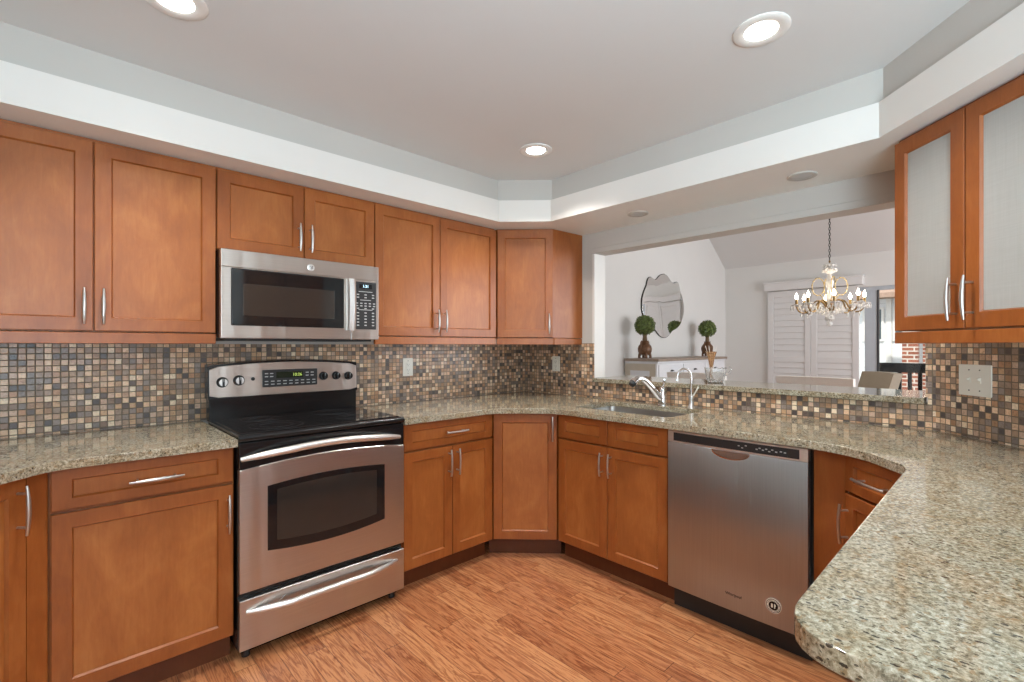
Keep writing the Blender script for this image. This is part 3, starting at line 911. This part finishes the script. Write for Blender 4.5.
kp = MB().box(.242, .370, -.003, .006, .058, .318, .004, 2).build('keypad', M['blackpl'], cp)
MB().box(.268, .344, -.0042, .002, .280, .306, .002).build('display', M['blackgl'], kp)
text_mesh('clock_digits', '1:31', .021, M['blue'], kp, (.306, -.0046, .293))
m = MB()
for z, ws in ((.262, 9), (.216, 7), (.163, 9)):
    m.box(.306 - ws * .0045, .306 + ws * .0045, -.0038, .0, z, z + .0035)
for r_, z in enumerate((.247, .232, .2, .186, .172, .148, .131, .114, .097, .080)):
    for x in ((.262, .306, .350) if r_ not in (2, 3) else (.256, .281, .306, .331, .356)):
        m.box(x - .0065, x + .0065, -.0038, 0, z - .003, z + .003)
m.build('button_labels', M['text_w'], kp)
m = MB(); mm = Matrix.Translation((.012, 0, .364)) @ Matrix.Rotation(R(90), 4, 'X')
m.lathe([(.018, -.002), (.018, .002), (.016, .003), (.001, .003)], 28, m=mm); bd = m.build('badge', M['steel_lt'], mw)
text_mesh('badge_letters', 'GE', .018, M['text_d'], bd, (.012, -.0034, .364))

# ------------------------------------------------------------------ dishwasher
dwz = empty('dishwasher', (2.185, 1.188, 0), R(-90), 'stainless steel dishwasher between the sink cabinet and the peninsula', 'dishwasher')
MB().box(.012, .606, .03, .60, .11, .878).build('body', M['black'], dwz)
MB().box(.006, .612, .06, .50, 0.0, .11).build('toe_kick', M['blackpl'], dwz)
MB().box(.0, .004, .01, .05, .11, .882).build('edge_gasket', M['blackpl'], dwz)
# door: gently bowed sheet
mb = MB(); L = []
for i in range(17):
    t = i / 16; x = .004 + .608 * t; b = -.006 * (1 - (2 * t - 1) ** 2)
    L.append([(x, b + .004, .112), (x, b, .118), (x, b, .822), (x, b + .003, .826), (x, .035, .826), (x, .035, .112)])
mb.rings(L); dd = mb.build('door', M['steel_v'], dwz)
mb = MB(); L = []
for i in range(17):
    t = i / 16; x = .004 + .608 * t; b = -.006 * (1 - (2 * t - 1) ** 2)
    L.append([(x, b, .828), (x, b, .880), (x, b + .007, .887), (x, .035, .887), (x, .035, .828)])
mb.rings(L); cpn = mb.build('control_panel', M['steel_lt'], dwz)
mb = MB(); L = []
for i in range(17):
    t = i / 16; x = .034 + .548 * t; tt = (x - .004) / .608; b = -.006 * (1 - (2 * tt - 1) ** 2) - .0012
    L.append([(x, b, .835), (x, b, .874), (x, .01, .874), (x, .01, .835)])
mb.rings(L); kp = mb.build('display_strip', M['blackpl'], cpn)
m = MB()
for x, z in ((.345, .856), (.36, .849), (.375, .86), (.42, .852), (.432, .858), (.445, .852), (.458, .858), (.47, .850), (.482, .858), (.497, .852), (.515, .856), (.53, .854)):
    m.box(x - .004, x + .004, -.0078, -.004, z - .0022, z + .0022)
m.build('button_labels', M['text_w'], kp)
# recessed grip: dark pocket with a chrome rim
mb = MB(); L = []
pts = [(.222 + .085 + .085 * math.cos(R(a)), .824 + .038 * math.sin(R(a)) * (1 if a != 180 else 1)) for a in range(180, 361, 12)]
mb.prism([(x, -z) for x, z in pts], 0, .002, m=Matrix.Translation((0, -.0062, 0)) @ Matrix.Rotation(R(-90), 4, 'X'))
hp = mb.build('handle_pocket', M['chrome'], dd)
mb = MB(); pts2 = [(.222 + .085 + .080 * math.cos(R(a)), .823 + .031 * math.sin(R(a))) for a in range(180, 361, 12)]
mb.prism([(x, -z) for x, z in pts2], 0, .0022, m=Matrix.Translation((0, -.0068, 0)) @ Matrix.Rotation(R(-90), 4, 'X'))
mb.build('pocket_cavity', M['steel_v'], hp)
text_mesh('brand_lettering', 'Whirlpool', .017, M['text_d'], dd, (.322, -.0066, .186))
m = MB(); mm = Matrix.Translation((.486, -.0046, .203)) @ Matrix.Rotation(R(90), 4, 'X')
m.lathe([(.031, -.002), (.031, .0012), (.001, .0014)], 36, m=mm); st = m.build('round_sticker', M['plastic'], dd)
m = MB(); m.lathe([(.0285, .0014), (.0285, .0019), (.0262, .0019), (.0262, .0014)], 36, m=mm, cap=False)
m.lathe([(.0185, .0014), (.0185, .0019), (.001, .0019)], 30, m=mm)
for a in range(0, 360, 15):
    if a % 90: m.box(-.0012, .0012, .0205, .0245, .0012, .0018, m=mm @ Matrix.Rotation(R(a), 4, 'Z'))
m.build('sticker_print', M['black'], st)
m = MB(); m.box(-.009, -.002, -.008, .008, .0018, .0024, m=mm); m.prism(arcpts(.003, .003, .007, -90, 90, 8), .0018, .0024, m=mm); m.box(.003, .007, -.009, -.003, .0018, .0024, m=mm)
m.build('sticker_mark', M['plastic'], st)

# ------------------------------------------------------------------ outlets and switches
def plate(name, label, cat, loc, deg, w, h, kind):
    e = empty(name, loc, R(deg), label, cat)
    MB().box(-w / 2, w / 2, -.006, 0, -h / 2, h / 2, .003, 2).build('cover_plate', M['plastic'], e)
    if kind == 'outlet':
        b = MB().box(-.017, .017, -.008, -.004, -.034, .034, .003, 2).build('receptacle', M['plastic'], e)
        m = MB()
        for z in (-.018, .018):
            m.box(-.008, -.006, -.0085, -.007, z - .004, z + .005); m.box(.006, .008, -.0085, -.007, z - .004, z + .005)
            m.cyl((0, -.0085, z - .009), (0, -.007, z - .009), .0025, n=10)
        m.build('socket_slots', M['plastic_dk'], b)
    else:
        for x in (-.023, .023):
            b = MB().box(x - .006, x + .006, -.0085, -.004, -.013, .013, .001).build('toggle_surround', M['plastic'], e)
            MB().box(x - .0045, x + .0045, -.018, -.006, .0, .009, .001).build('toggle', M['plastic'], b)
    m = MB()
    for x in ((0,) if kind == 'outlet' else (-.023, .023)):
        for z in (-.042, .042): m.cyl((x, -.0068, z), (x, -.005, z), .003, n=12)
    m.build('screws', M['plastic_dk'], e)
    return e
plate('wall_outlet', 'ivory wall outlet on the mosaic right of the range', 'outlet', (1.713, YW - .008, 1.154), 0, .078, .122, 'outlet')
plate('wall_outlet', 'ivory wall outlet under the diagonal corner cabinet', 'outlet', (XW - .008, 2.494, 1.157), -90, .078, .118, 'outlet')
plate('switch_plate', 'wide ivory double switch plate under the frosted glass cabinet', 'switch', (2.714 - .0057, .107 + .0057, 1.157), -135, .142, .128, 'switch')

# ------------------------------------------------------------------ recessed lights
def downlight(label, x, y, power=8):
    e = empty('ceiling_light', (x, y, ZC), 0, label, 'light', 'recessed ceiling lights')
    MB().lathe([(.092, 0), (.092, -.004), (.086, -.008), (.058, -.006), (.052, -.002)], 36, cap=False).build('trim_ring', M['trim'], e)
    MB().lathe([(.054, -.001), (.054, -.004), (.001, -.006)], 32).build('lens', M['lens'], e)
    g = lamp('ceiling_light_glow', 'AREA', (0, 0, -.012), (0, 0, 0), power, .13, color=(1, .97, .93), parent=e)
    g.data.spread = R(124)
    return e
downlight('bright recessed ceiling light nearest to the glass-door cabinet', 1.792, .617)
downlight('small recessed ceiling light nearest to the kitchen corner', 1.961, 1.874)
downlight('recessed ceiling light cut by the upper frame edge, above the tall cabinet', .267, 1.860)
for lb, y in (('unlit recessed puck light in the soffit beside the corner cabinet', 1.627), ('unlit recessed puck light in the soffit nearest to the glass-door cabinet', .717)):
    e = empty('soffit_light', (2.625, y, ZS - .0025), 0, lb, 'light', 'unlit soffit lights')
    MB().lathe([(.064, 0), (.064, -.006), (.056, -.009), (.044, -.006)], 32, cap=False).build('trim_ring', M['wall'], e)
    MB().lathe([(.045, -.004), (.040, -.005), (.001, -.005)], 28).build('lens', M['lens_off'], e)

# ------------------------------------------------------------------ dining room: sideboard, mirror, topiaries
sb = empty('sideboard', (4.915, 2.79, 0), 0, 'white painted sideboard with drawers against the dining wall', 'sideboard')
SW, SD, SH = 1.82, .43, 1.15
MB().box(.0, SW, .012, SD, .06, SH - .03).build('body', M['white_f'], sb)
MB().box(-.022, SW + .022, -.022, SD, SH - .03, SH, .004, 2).build('top', M['ftop'], sb)
MB().box(-.008, SW + .008, -.006, SD, SH - .052, SH - .03, .003).build('cornice', M['white_f'], sb)
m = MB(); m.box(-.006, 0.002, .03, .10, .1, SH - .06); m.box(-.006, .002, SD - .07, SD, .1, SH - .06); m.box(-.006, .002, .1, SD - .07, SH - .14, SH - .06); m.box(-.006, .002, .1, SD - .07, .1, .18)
m.build('end_frame', M['white_f_shaded'], sb)['label'] = 'recessed frame on the end panel'
for i in range(3):
    x0 = .035 + i * .588; x1 = x0 + .570
    d = MB().box(x0, x1, 0, .014, SH - .235, SH - .068, .004).build('drawer', M['white_f'], sb)
    m = MB(); xm = (x0 + x1) / 2; zc = SH - .15
    m.rings([[(xm + .034 * math.cos(R(a)) * s, -.001 - dy, zc + .018 * math.sin(R(a)) * s) for a in range(0, 181, 20)] for s, dy in ((1, 0), (.96, .014), (.7, .021), (.2, .022))], False, False, False)
    m.build('cup_pull', M['iron'], d)
    d = MB().box(x0, x1, 0, .014, .09, SH - .25, .004).build('door', M['white_f'], sb)
    MB().ball((x0 + .05 if i else x1 - .05, -.014, .62), .013).build('knob', M['iron'], d)
for x in (.03, SW - .09):
    MB().box(x, x + .06, .03, SD - .03, 0, .06).build('foot', M['white_f'], sb)

mr = empty('wall_mirror', (5.84, YM - .001, 1.83), 0, 'scalloped frameless mirror hanging on the dining wall above the sideboard', 'mirror')
half = [(0, .43), (.10, .405), (.19, .345), (.25, .332), (.345, .355), (.395, .335), (.42, .30), (.445, .24), (.50, .16), (.545, .06), (.55, -.05), (.52, -.14), (.44, -.235), (.33, -.295), (.23, -.325), (.14, -.385), (.06, -.418), (0, -.425)]
def dense(h, n=3):
    out = []
    for i in range(len(h) - 1):
        p0, p1, p2, p3 = h[max(i - 1, 0)], h[i], h[i + 1], h[min(i + 2, len(h) - 1)]
        for j in range(n):
            t = j / n
            out.append(tuple(.5 * (2 * p1[q] + (p2[q] - p0[q]) * t + (2 * p0[q] - 5 * p1[q] + 4 * p2[q] - p3[q]) * t * t + (3 * p1[q] - p0[q] - 3 * p2[q] + p3[q]) * t ** 3) for q in (0, 1)))
    return out + [h[-1]]
hd = dense(half); outl = hd + [(-x, z) for x, z in reversed(hd[1:-1])]
def ml(s, y): return [(x * s, y, z * s) for x, z in outl]
m = MB(); m.rings([ml(1, 0), ml(1, -.016), ml(.985, -.018)]); m.build('backing_edge', M['mirror_e'], mr)
m = MB(); m.rings([ml(.988, -.017), ml(.985, -.0205), ml(.955, -.022)]); m.build('mirror_glass', M['mirror'], mr, 12)


def topiary(label, x, y, z):
    e = empty('topiary_plant', (x, y, z + .005), 0, label, 'plant', 'ball topiaries on the sideboard')
    m = MB()
    m.lathe([(.020, .035), (.062, .040), (.078, .075), (.082, .110), (.074, .140), (.052, .168), (.040, .186), (.046, .205), (.040, .206), (.034, .19)], 22)
    v = m.build('vase', M['bronze'], e)
    for a in (45, 135, 225, 315):
        c, s = math.cos(R(a)), math.sin(R(a))
        MB().tube([(c * .055, s * .055, .050), (c * .066, s * .066, .022), (c * .062, s * .062, 0)], [.020, .014, .017], 10).build('foot', M['bronze'], v)
    for s in (-1, 1):
        MB().tube([(s * .044, 0, .195), (s * .082, 0, .19), (s * .094, 0, .16), (s * .084, 0, .125)], .007, 8).build('handle', M['bronze'], v)
    m = MB()
    for i in range(6):
        a = i * 60; c, s = math.cos(R(a)), math.sin(R(a)); c2, s2 = math.cos(R(a + 90)), math.sin(R(a + 90))
        m.tube([(c * .016, s * .016, .16), (c2 * .018, s2 * .018, .22), (c * .018, s * .018, .28), (c2 * .02, s2 * .02, .33)], .012, 7)
    m.build('stem', M['bark'], e)
    m = MB(); cz = .385
    m.ball((0, 0, cz), .092, 16, 11)
    for i in range(1500):
        u = random.uniform(-1, 1); a = random.uniform(0, 6.283); s = math.sqrt(1 - u * u)
        d = Vector((s * math.cos(a), s * math.sin(a), u)); r_ = random.uniform(.086, .112)
        p = d * r_ + Vector((0, 0, cz)); t = d.orthogonal().normalized(); t.rotate(Matrix.Rotation(random.uniform(0, 6.28), 3, d))
        b = d.cross(t); up = (t * .85 + d * random.uniform(.1, .7)).normalized()
        L_ = random.uniform(.020, .036); wd = .0095
        q = [p, p + up * L_ * .5 + b * wd, p + up * L_, p + up * L_ * .5 - b * wd]
        m.bm.faces.new([m.bm.verts.new(k_) for k_ in q])
    m.build('foliage', M['leaf'], e)
    return e
topiary('ball topiary in a bronze vase on the near end of the sideboard, before the mirror', 4.99, 3.0, SH)
topiary('ball topiary in a bronze vase on the far end of the sideboard, beyond the mirror', 6.64, 3.0, SH)

# ------------------------------------------------------------------ patio door, shutters, valance
pd = MB()
pd.box(XE + .02, XE + .10, DY0, DY1, 0, .05); pd.box(XE + .02, XE + .10, DY0, DY1, DZ - .05, DZ)
pd.box(XE + .02, XE + .10, DY1 - .06, DY1, 0, DZ); pd.box(XE + .02, XE + .10, DY0, DY0 + .06, 0, DZ)
pd.box(XE + .03, XE + .09, 1.265, 1.40, .05, DZ - .05)
dfr = struct(pd, 'door_1', M['doorfr'])
MB().box(XE + .022, XE + .095, 1.250, 1.266, .05, DZ - .05).build('gasket', M['gasket'], dfr)
MB().box(XE + .055, XE + .063, DY0 + .06, 1.252, .05, DZ - .05).build('glass_pane', M['glass'], dfr)
MB().box(XE + .055, XE + .063, 1.40, DY1 - .06, .05, DZ - .05).build('glass_pane', M['glass'], dfr)
v = MB(); v.box(XE - .10, XE - .001, 1.40, 2.62, 2.12, 2.245, .006, 2); v.box(XE - .112, XE - .001, 1.39, 2.63, 2.225, 2.25, .004)
tag(v.build('window_valance', M['louver']), 'white box valance over the plantation shutters', 'valance')
def shutter(label, y0, y1):
    e = empty('plantation_shutter', (XE - .03, y1, 0), R(-90), label, 'shutter', 'plantation shutters on the patio door')
    w_ = y1 - y0; m = MB(); f = .075
    m.box(0, f, -.016, .016, .03, 2.11, .003); m.box(w_ - f, w_, -.016, .016, .03, 2.11, .003)
    for z0, z1 in ((.03, .13), (1.06, 1.14), (2.02, 2.11)): m.box(f, w_ - f, -.015, .015, z0, z1, .002)
    m.build('frame', M['louver'], e)
    m = MB()
    for a, b in ((.128, 1.064), (1.136, 2.024)):
        n_ = round((b - a) / .085)
        for i in range(n_):
            z = a + (i + .5) * (b - a) / n_
            m.box(f + .001, w_ - f - .001, -.046, .046, -.005, .005, .004, m=Matrix.Translation((0, 0, z)) @ Matrix.Rotation(R(80), 4, 'X'))
    m.build('louvers', M['louver'], e)
    return e
shutter('closed white plantation shutter panel farther from the open patio glass', 2.02, 2.585)
shutter('closed white plantation shutter panel next to the open patio glass', 1.45, 2.015)

# ------------------------------------------------------------------ dining table and chairs
tb = empty('dining_table', (5.46, 2.06, 0), 0, 'dark dining table behind the bar ledge under the chandelier', 'table')
MB().box(-.42, .42, -.50, .62, .725, .76, .006, 2).build('tabletop', M['darkwood'], tb)
MB().box(-.34, .34, -.42, .54, .64, .725).build('apron', M['darkwood'], tb)
for sx in (-1, 1):
    for sy in (-.40, .52): MB().tube([(sx * .33, sy, .70), (sx * .33, sy, 0)], [.04, .028], 12).build('leg', M['darkwood'], tb)


def chair(label, x, y, deg, mat, z_top=1.05, w_=.54, group=None):
    """upholstered dining chair; its front faces local +y"""
    e = empty('dining_chair', (x, y, 0), R(deg), label, 'chair', group)
    MB().box(-w_ / 2 + .02, w_ / 2 - .02, -.02, .46, .38, .48, .03, 3).build('seat', mat, e)
    m = MB(); L = []
    for i in range(13):
        t = i / 12; z = .44 + (z_top - .44) * t; yb = -.02 - .10 * t * t; c = .5 * w_ - .02 + .02 * t
        row = []
        for k_ in range(9):
            s = -1 + 2 * k_ / 8; row.append((s * c, yb - .030 + .045 * (s * s - 1) * .6, z - (.006 * s * s)))
        for k_ in range(9):
            s = 1 - 2 * k_ / 8; row.append((s * c, yb + .045 + .045 * (s * s - 1) * .6, z - (.006 * s * s)))
        L.append(row)
    m.rings(L); m.build('backrest', mat, e)
    for sx in (-1, 1):
        MB().tube([(sx * (w_ / 2 - .05), .42, .40), (sx * (w_ / 2 - .05), .42, 0)], [.024, .016], 10).build('leg', M['darkwood'], e)
        MB().tube([(sx * (w_ / 2 - .05), .02, .40), (sx * (w_ / 2 - .05), -.05, 0)], [.024, .016], 10).build('leg', M['darkwood'], e)
    return e
chair('cream upholstered dining chair behind the ledge in front of the shutters', 4.52, 1.12, -90, M['cream'], group=None)
chair('cream upholstered dining chair behind the ledge in front of the sideboard', 4.40, 2.05, -90, M['cream'])
chair('taupe upholstered dining chair across the table next to the patio glass', 5.50, .95, 40, M['taupe'], 1.055, .46)

# ------------------------------------------------------------------ glassware on the ledge
e = empty('flared_vase', (3.215, 1.425, 1.064), 0, 'slender amber tinted flared vase standing on the bar ledge', 'vase')
m = MB(); m.lathe([(.024, 0), (.026, .004), (.014, .02), (.010, .07), (.013, .10), (.022, .15), (.036, .195), (.0345, .195), (.020, .152), (.010, .104), (.002, .09)], 26); m.build('body', M['aglass'], e)
m = MB()
for a in range(0, 360, 45): m.tube([(0.002 * math.cos(R(a)), .002 * math.sin(R(a)), .10), (.040 * math.cos(R(a)), .040 * math.sin(R(a)), .235)], .0012, 5)
m.build('reeds', M['cream'], e)
e = empty('glass_bowl', (3.05, 1.325, 1.064), 0, 'clear cut glass bowl with a handle standing on the bar ledge', 'bowl')
m = MB(); n = 24; prof = [(.042, 0), (.046, .004), (.056, .04), (.064, .085), (.060, .085), (.051, .042), (.042, .010), (.002, .008)]
L = []
for r_, z in prof:
    L.append([((r_ * (1 + .05 * (k_ % 2))) * math.cos(2 * math.pi * k_ / n), (r_ * (1 + .05 * (k_ % 2))) * math.sin(2 * math.pi * k_ / n), z + (.010 * (k_ % 2) if z > .08 else 0)) for k_ in range(n)])
m.rings(L); m.build('bowl', M['tglass'], e, 10)
m = MB(); m.tube([(.0, -.054, .045), (.0, -.09, .065), (.0, -.10, .09), (.0, -.088, .10)], [.007, .006, .006, .007], 8); m.build('handle', M['tglass'], e)

# ------------------------------------------------------------------ chandelier
ch = empty('chandelier', (5.10, 1.17, 1.60), 0, 'brass and crystal chandelier with lit candle bulbs over the dining chairs', 'chandelier')
ch.scale = (.8, .8, .8)
m = MB(); z = .60
i = 0
while z < 2.09:
    c_ = [(.009 * math.cos(R(a)), 0, z + .018 + .019 * math.sin(R(a))) for a in range(0, 361, 30)]
    m.tube(c_, .0034, 6, m=Matrix.Rotation(R(90 * (i % 2)), 4, 'Z')); z += .031; i += 1
m.build('chain', M['iron'], ch)
MB().lathe([(.06, 2.125), (.06, 2.105), (.02, 2.09), (.006, 2.085)], 24).build('ceiling_canopy', M['brass'], ch)
m = MB(); m.lathe([(.004, .60), (.010, .595), (.010, .575), (.004, .57), (.004, .10), (.02, .09), (.04, .075), (.045, .06), (.03, .045), (.014, .03), (.004, .02)], 22); m.build('stem', M['brass'], ch)
m = MB(); m.lathe([(.008, .10), (.030, .125), (.036, .16), (.022, .20), (.018, .24), (.034, .30), (.040, .35), (.026, .40), (.018, .44), (.055, .475), (.07, .50), (.03, .505), (.012, .51), (.05, .535), (.06, .55), (.012, .558)], 20); m.build('glass_column', M['crystal'], ch, 20)
def drop(par, x, y, z, s):
    if drop.me is None:
        m = MB(); m.rings([[(r_ * math.cos(R(a)), r_ * math.sin(R(a)), -h) for a in range(0, 360, 60)] for r_, h in ((.001, 0), (.007, .010), (.010, .028), (.001, .048))])
        o = m.build('crystal_drop', M['crystal'], par, 10); drop.me = o.data
    else:
        o = bpy.data.objects.new('crystal_drop', drop.me); COL.objects.link(o); o.parent = par
    o.location = (x, y, z); o.scale = (s, s, s)
drop.me = None
for k_ in range(12):
    a = k_ * 2 * math.pi / 12
    drop(ch, .068 * math.cos(a), .068 * math.sin(a), .505, 1); drop(ch, .060 * math.cos(a + .2), .060 * math.sin(a + .2), .56, .9)
for k_ in range(10):
    a = k_ * 2 * math.pi / 10
    drop(ch, .07 * math.cos(a), .07 * math.sin(a), .045, 1.5); drop(ch, .13 * math.cos(a), .13 * math.sin(a), .06, 1.5); drop(ch, .035 * math.cos(a + .3), .035 * math.sin(a + .3), -.03, 1.4)
m = MB(); m.tube([(0, 0, .03), (0, 0, -.10)], .003, 6); m.ball((0, 0, -.125), .028, 14, 9); m.build('crystal_ball', M['crystal'], ch, 20)
# arm template, then copies turned about the stem
def qb(P, n):
    out = []
    for s in range(0, len(P) - 1, 3):
        a, b, c_, d = (Vector(p) for p in P[s:s + 4])
        for j in range(n + (s + 4 >= len(P))):
            t = j / n; out.append(a * (1 - t) ** 3 + b * 3 * t * (1 - t) ** 2 + c_ * 3 * t * t * (1 - t) + d * t ** 3)
    return out
pp = qb([(.03, 0, .06), (.07, 0, .17), (.15, 0, .16), (.17, 0, .08), (.19, 0, .0), (.30, 0, -.04), (.325, 0, .08)], 10)
arm = MB().tube(pp, [.010] * 6 + [.0085] * (len(pp) - 6), 9).build('arm', M['brass'], ch)
m = MB(); m.lathe([(.006, .078), (.050, .092), (.060, .102), (.056, .105), (.010, .09)], 18, (.325, 0, 0))
m.build('drip_pan', M['crystal'], arm, 10)
for k_ in range(6):
    a = k_ * 2 * math.pi / 6; drop(arm, .325 + .055 * math.cos(a), .055 * math.sin(a), .095, 1.3)
for k_ in range(3): drop(arm, .13 + .075 * k_, 0, .09 - .035 * k_, 1.3)
MB().lathe([(.013, .088), (.0145, .10), (.013, .165), (.007, .167)], 14, (.325, 0, 0)).build('candle_sleeve', M['brass'], arm)
MB().lathe([(.005, .166), (.014, .178), (.0175, .192), (.013, .210), (.005, .230), (.0008, .244)], 14, (.325, 0, 0)).build('bulb', M['bulb'], arm)
arms = [arm] + [copy_tree(arm, ch) for _ in range(7)]
for i, a in enumerate(arms): a.rotation_euler = (0, 0, R(20 + 45 * i))
sc_ = MB(); ring = [(.115 + .062 * math.cos(R(a)), 0, .30 + .10 * math.sin(R(a))) for a in range(-110, 236, 15)]
sc_.tube([(.03, 0, .12), (.06, 0, .16)] + ring, .005, 7)
for p in ring[::2]: sc_.ball(p, .0095, 8, 6)
scr = sc_.build('beaded_scroll', M['gold'], ch)
scs = [scr] + [copy_tree(scr, ch) for _ in range(3)]
for i, a in enumerate(scs): a.rotation_euler = (0, 0, R(-60 + 90 * i))
lamp('chandelier_glow', 'POINT', (0, 0, .24), (0, 0, 0), 7, .25, color=(1, .86, .68), parent=ch)

# ------------------------------------------------------------------ outside the patio door
g = MB(); g.box(XE + .12, 11.5, -3, 5, -.16, -.06)
struct(g, 'floor_patio', plain('deck_boards', srgb(170, 164, 156), .8, 0, .08, 6))
g = MB(); g.box(11.5, 24, -8, 10, -.5, -.3)
struct(g, 'ground', plain('lawn', srgb(120, 130, 84), .9, 0, .25, 3))
hs = empty('neighbor_house', (13.0, 0, -.3), 0, 'white sided house with brick corner seen through the patio door', 'house')
MB().box(0, 4, -4, 6, 0, 2.62).build('wall', M['siding'], hs)
m = MB(); m.rings([[(-.45, y, 2.62), (-.45, y, 2.72), (2.0, y, 3.9), (4.4, y, 2.72), (4.4, y, 2.62)] for y in (-4.4, 6.4)]); m.build('roof', plain('tan_shingles', srgb(168, 140, 122), .9, 0, .15, 30), hs)
MB().box(-.03, .02, 1.84, 1.93, 0, 2.62).build('corner_trim', M['trim'], hs)
for y0, y1, z0, z1 in ((1.97, 2.35, 1.70, 2.44), (1.45, 1.82, 1.70, 2.44), (3.2, 4.0, 1.2, 2.3)):
    m = MB(); f = .045
    m.box(-.04, .01, y0, y0 + f, z0, z1); m.box(-.04, .01, y1 - f, y1, z0, z1); m.box(-.04, .01, y0 + f, y1 - f, z0, z0 + f); m.box(-.04, .01, y0 + f, y1 - f, z1 - f, z1)
    wf = m.build('window', M['trim'], hs)
    MB().box(-.02, .005, y0 + f, y1 - f, z0 + f, z1 - f).build('pane', plain('house_window_glass', (.10, .13, .14), .35), wf)
br = empty('brick_pillar', (11.8, 1.32, -.3), 0, 'red brick pillar beside the white house outside', 'pillar')
MB().box(-.1, .14, -.05, .18, .3, 2.5).build('shaft', M['brick'], br)
MB().box(-.13, .17, -.08, .21, 2.5, 2.58, .01).build('cap', M['trim'], br)
MB().box(-.14, .18, -.09, .22, 0.0, .30, .01).build('footing', M['brick'], br)
bs = empty('brick_shed', (12.2, .2, -.3), 0, 'dark brick outbuilding with a small paned window outside', 'shed')
MB().box(0, .7, -1.6, 1.05, 0, 2.5).build('wall', M['brick'], bs)
m = MB(); m.box(-.03, .01, .62, 1.0, 1.42, 1.90); wf = m.build('window', M['gasket'], bs)
m = MB()
for k_ in range(3):
    for j in range(2): m.box(-.036, -.02, .65 + .115 * k_, .735 + .115 * k_, 1.47 + .2 * j, 1.63 + .2 * j)
m.build('panes', plain('shed_window_glass', (.22, .3, .42), .1), wf)
bn = empty('patio_bench', (9.3, .95, -.06), R(90), 'black slatted bench on the patio behind the glass door', 'bench')
MB().box(-.70, .56, -.02, .03, .955, 1.10, .008).build('top_rail', M['black'], bn)
MB().box(-.70, .56, -.02, .03, .50, .56, .006).build('lower_rail', M['black'], bn)
for x in (-.66, -.45, -.33, -.21, -.09, .03, .15, .27, .39): MB().box(x - .025, x + .025, -.015, .02, .56, .955, .003).build('slat', M['black'], bn)
MB().box(-.70, .56, -.50, .0, .42, .46, .006).build('seat', M['black'], bn)
for x in (-.67, .53):
    for y in (0.0, -.47): MB().box(x - .03, x + .03, y - .02, y + .03, 0, .955 if y == 0 else .64, .004).build('leg', M['black'], bn)
    MB().box(x - .03, x + .03, -.5, .0, .62, .66, .006).build('armrest', M['black'], bn)
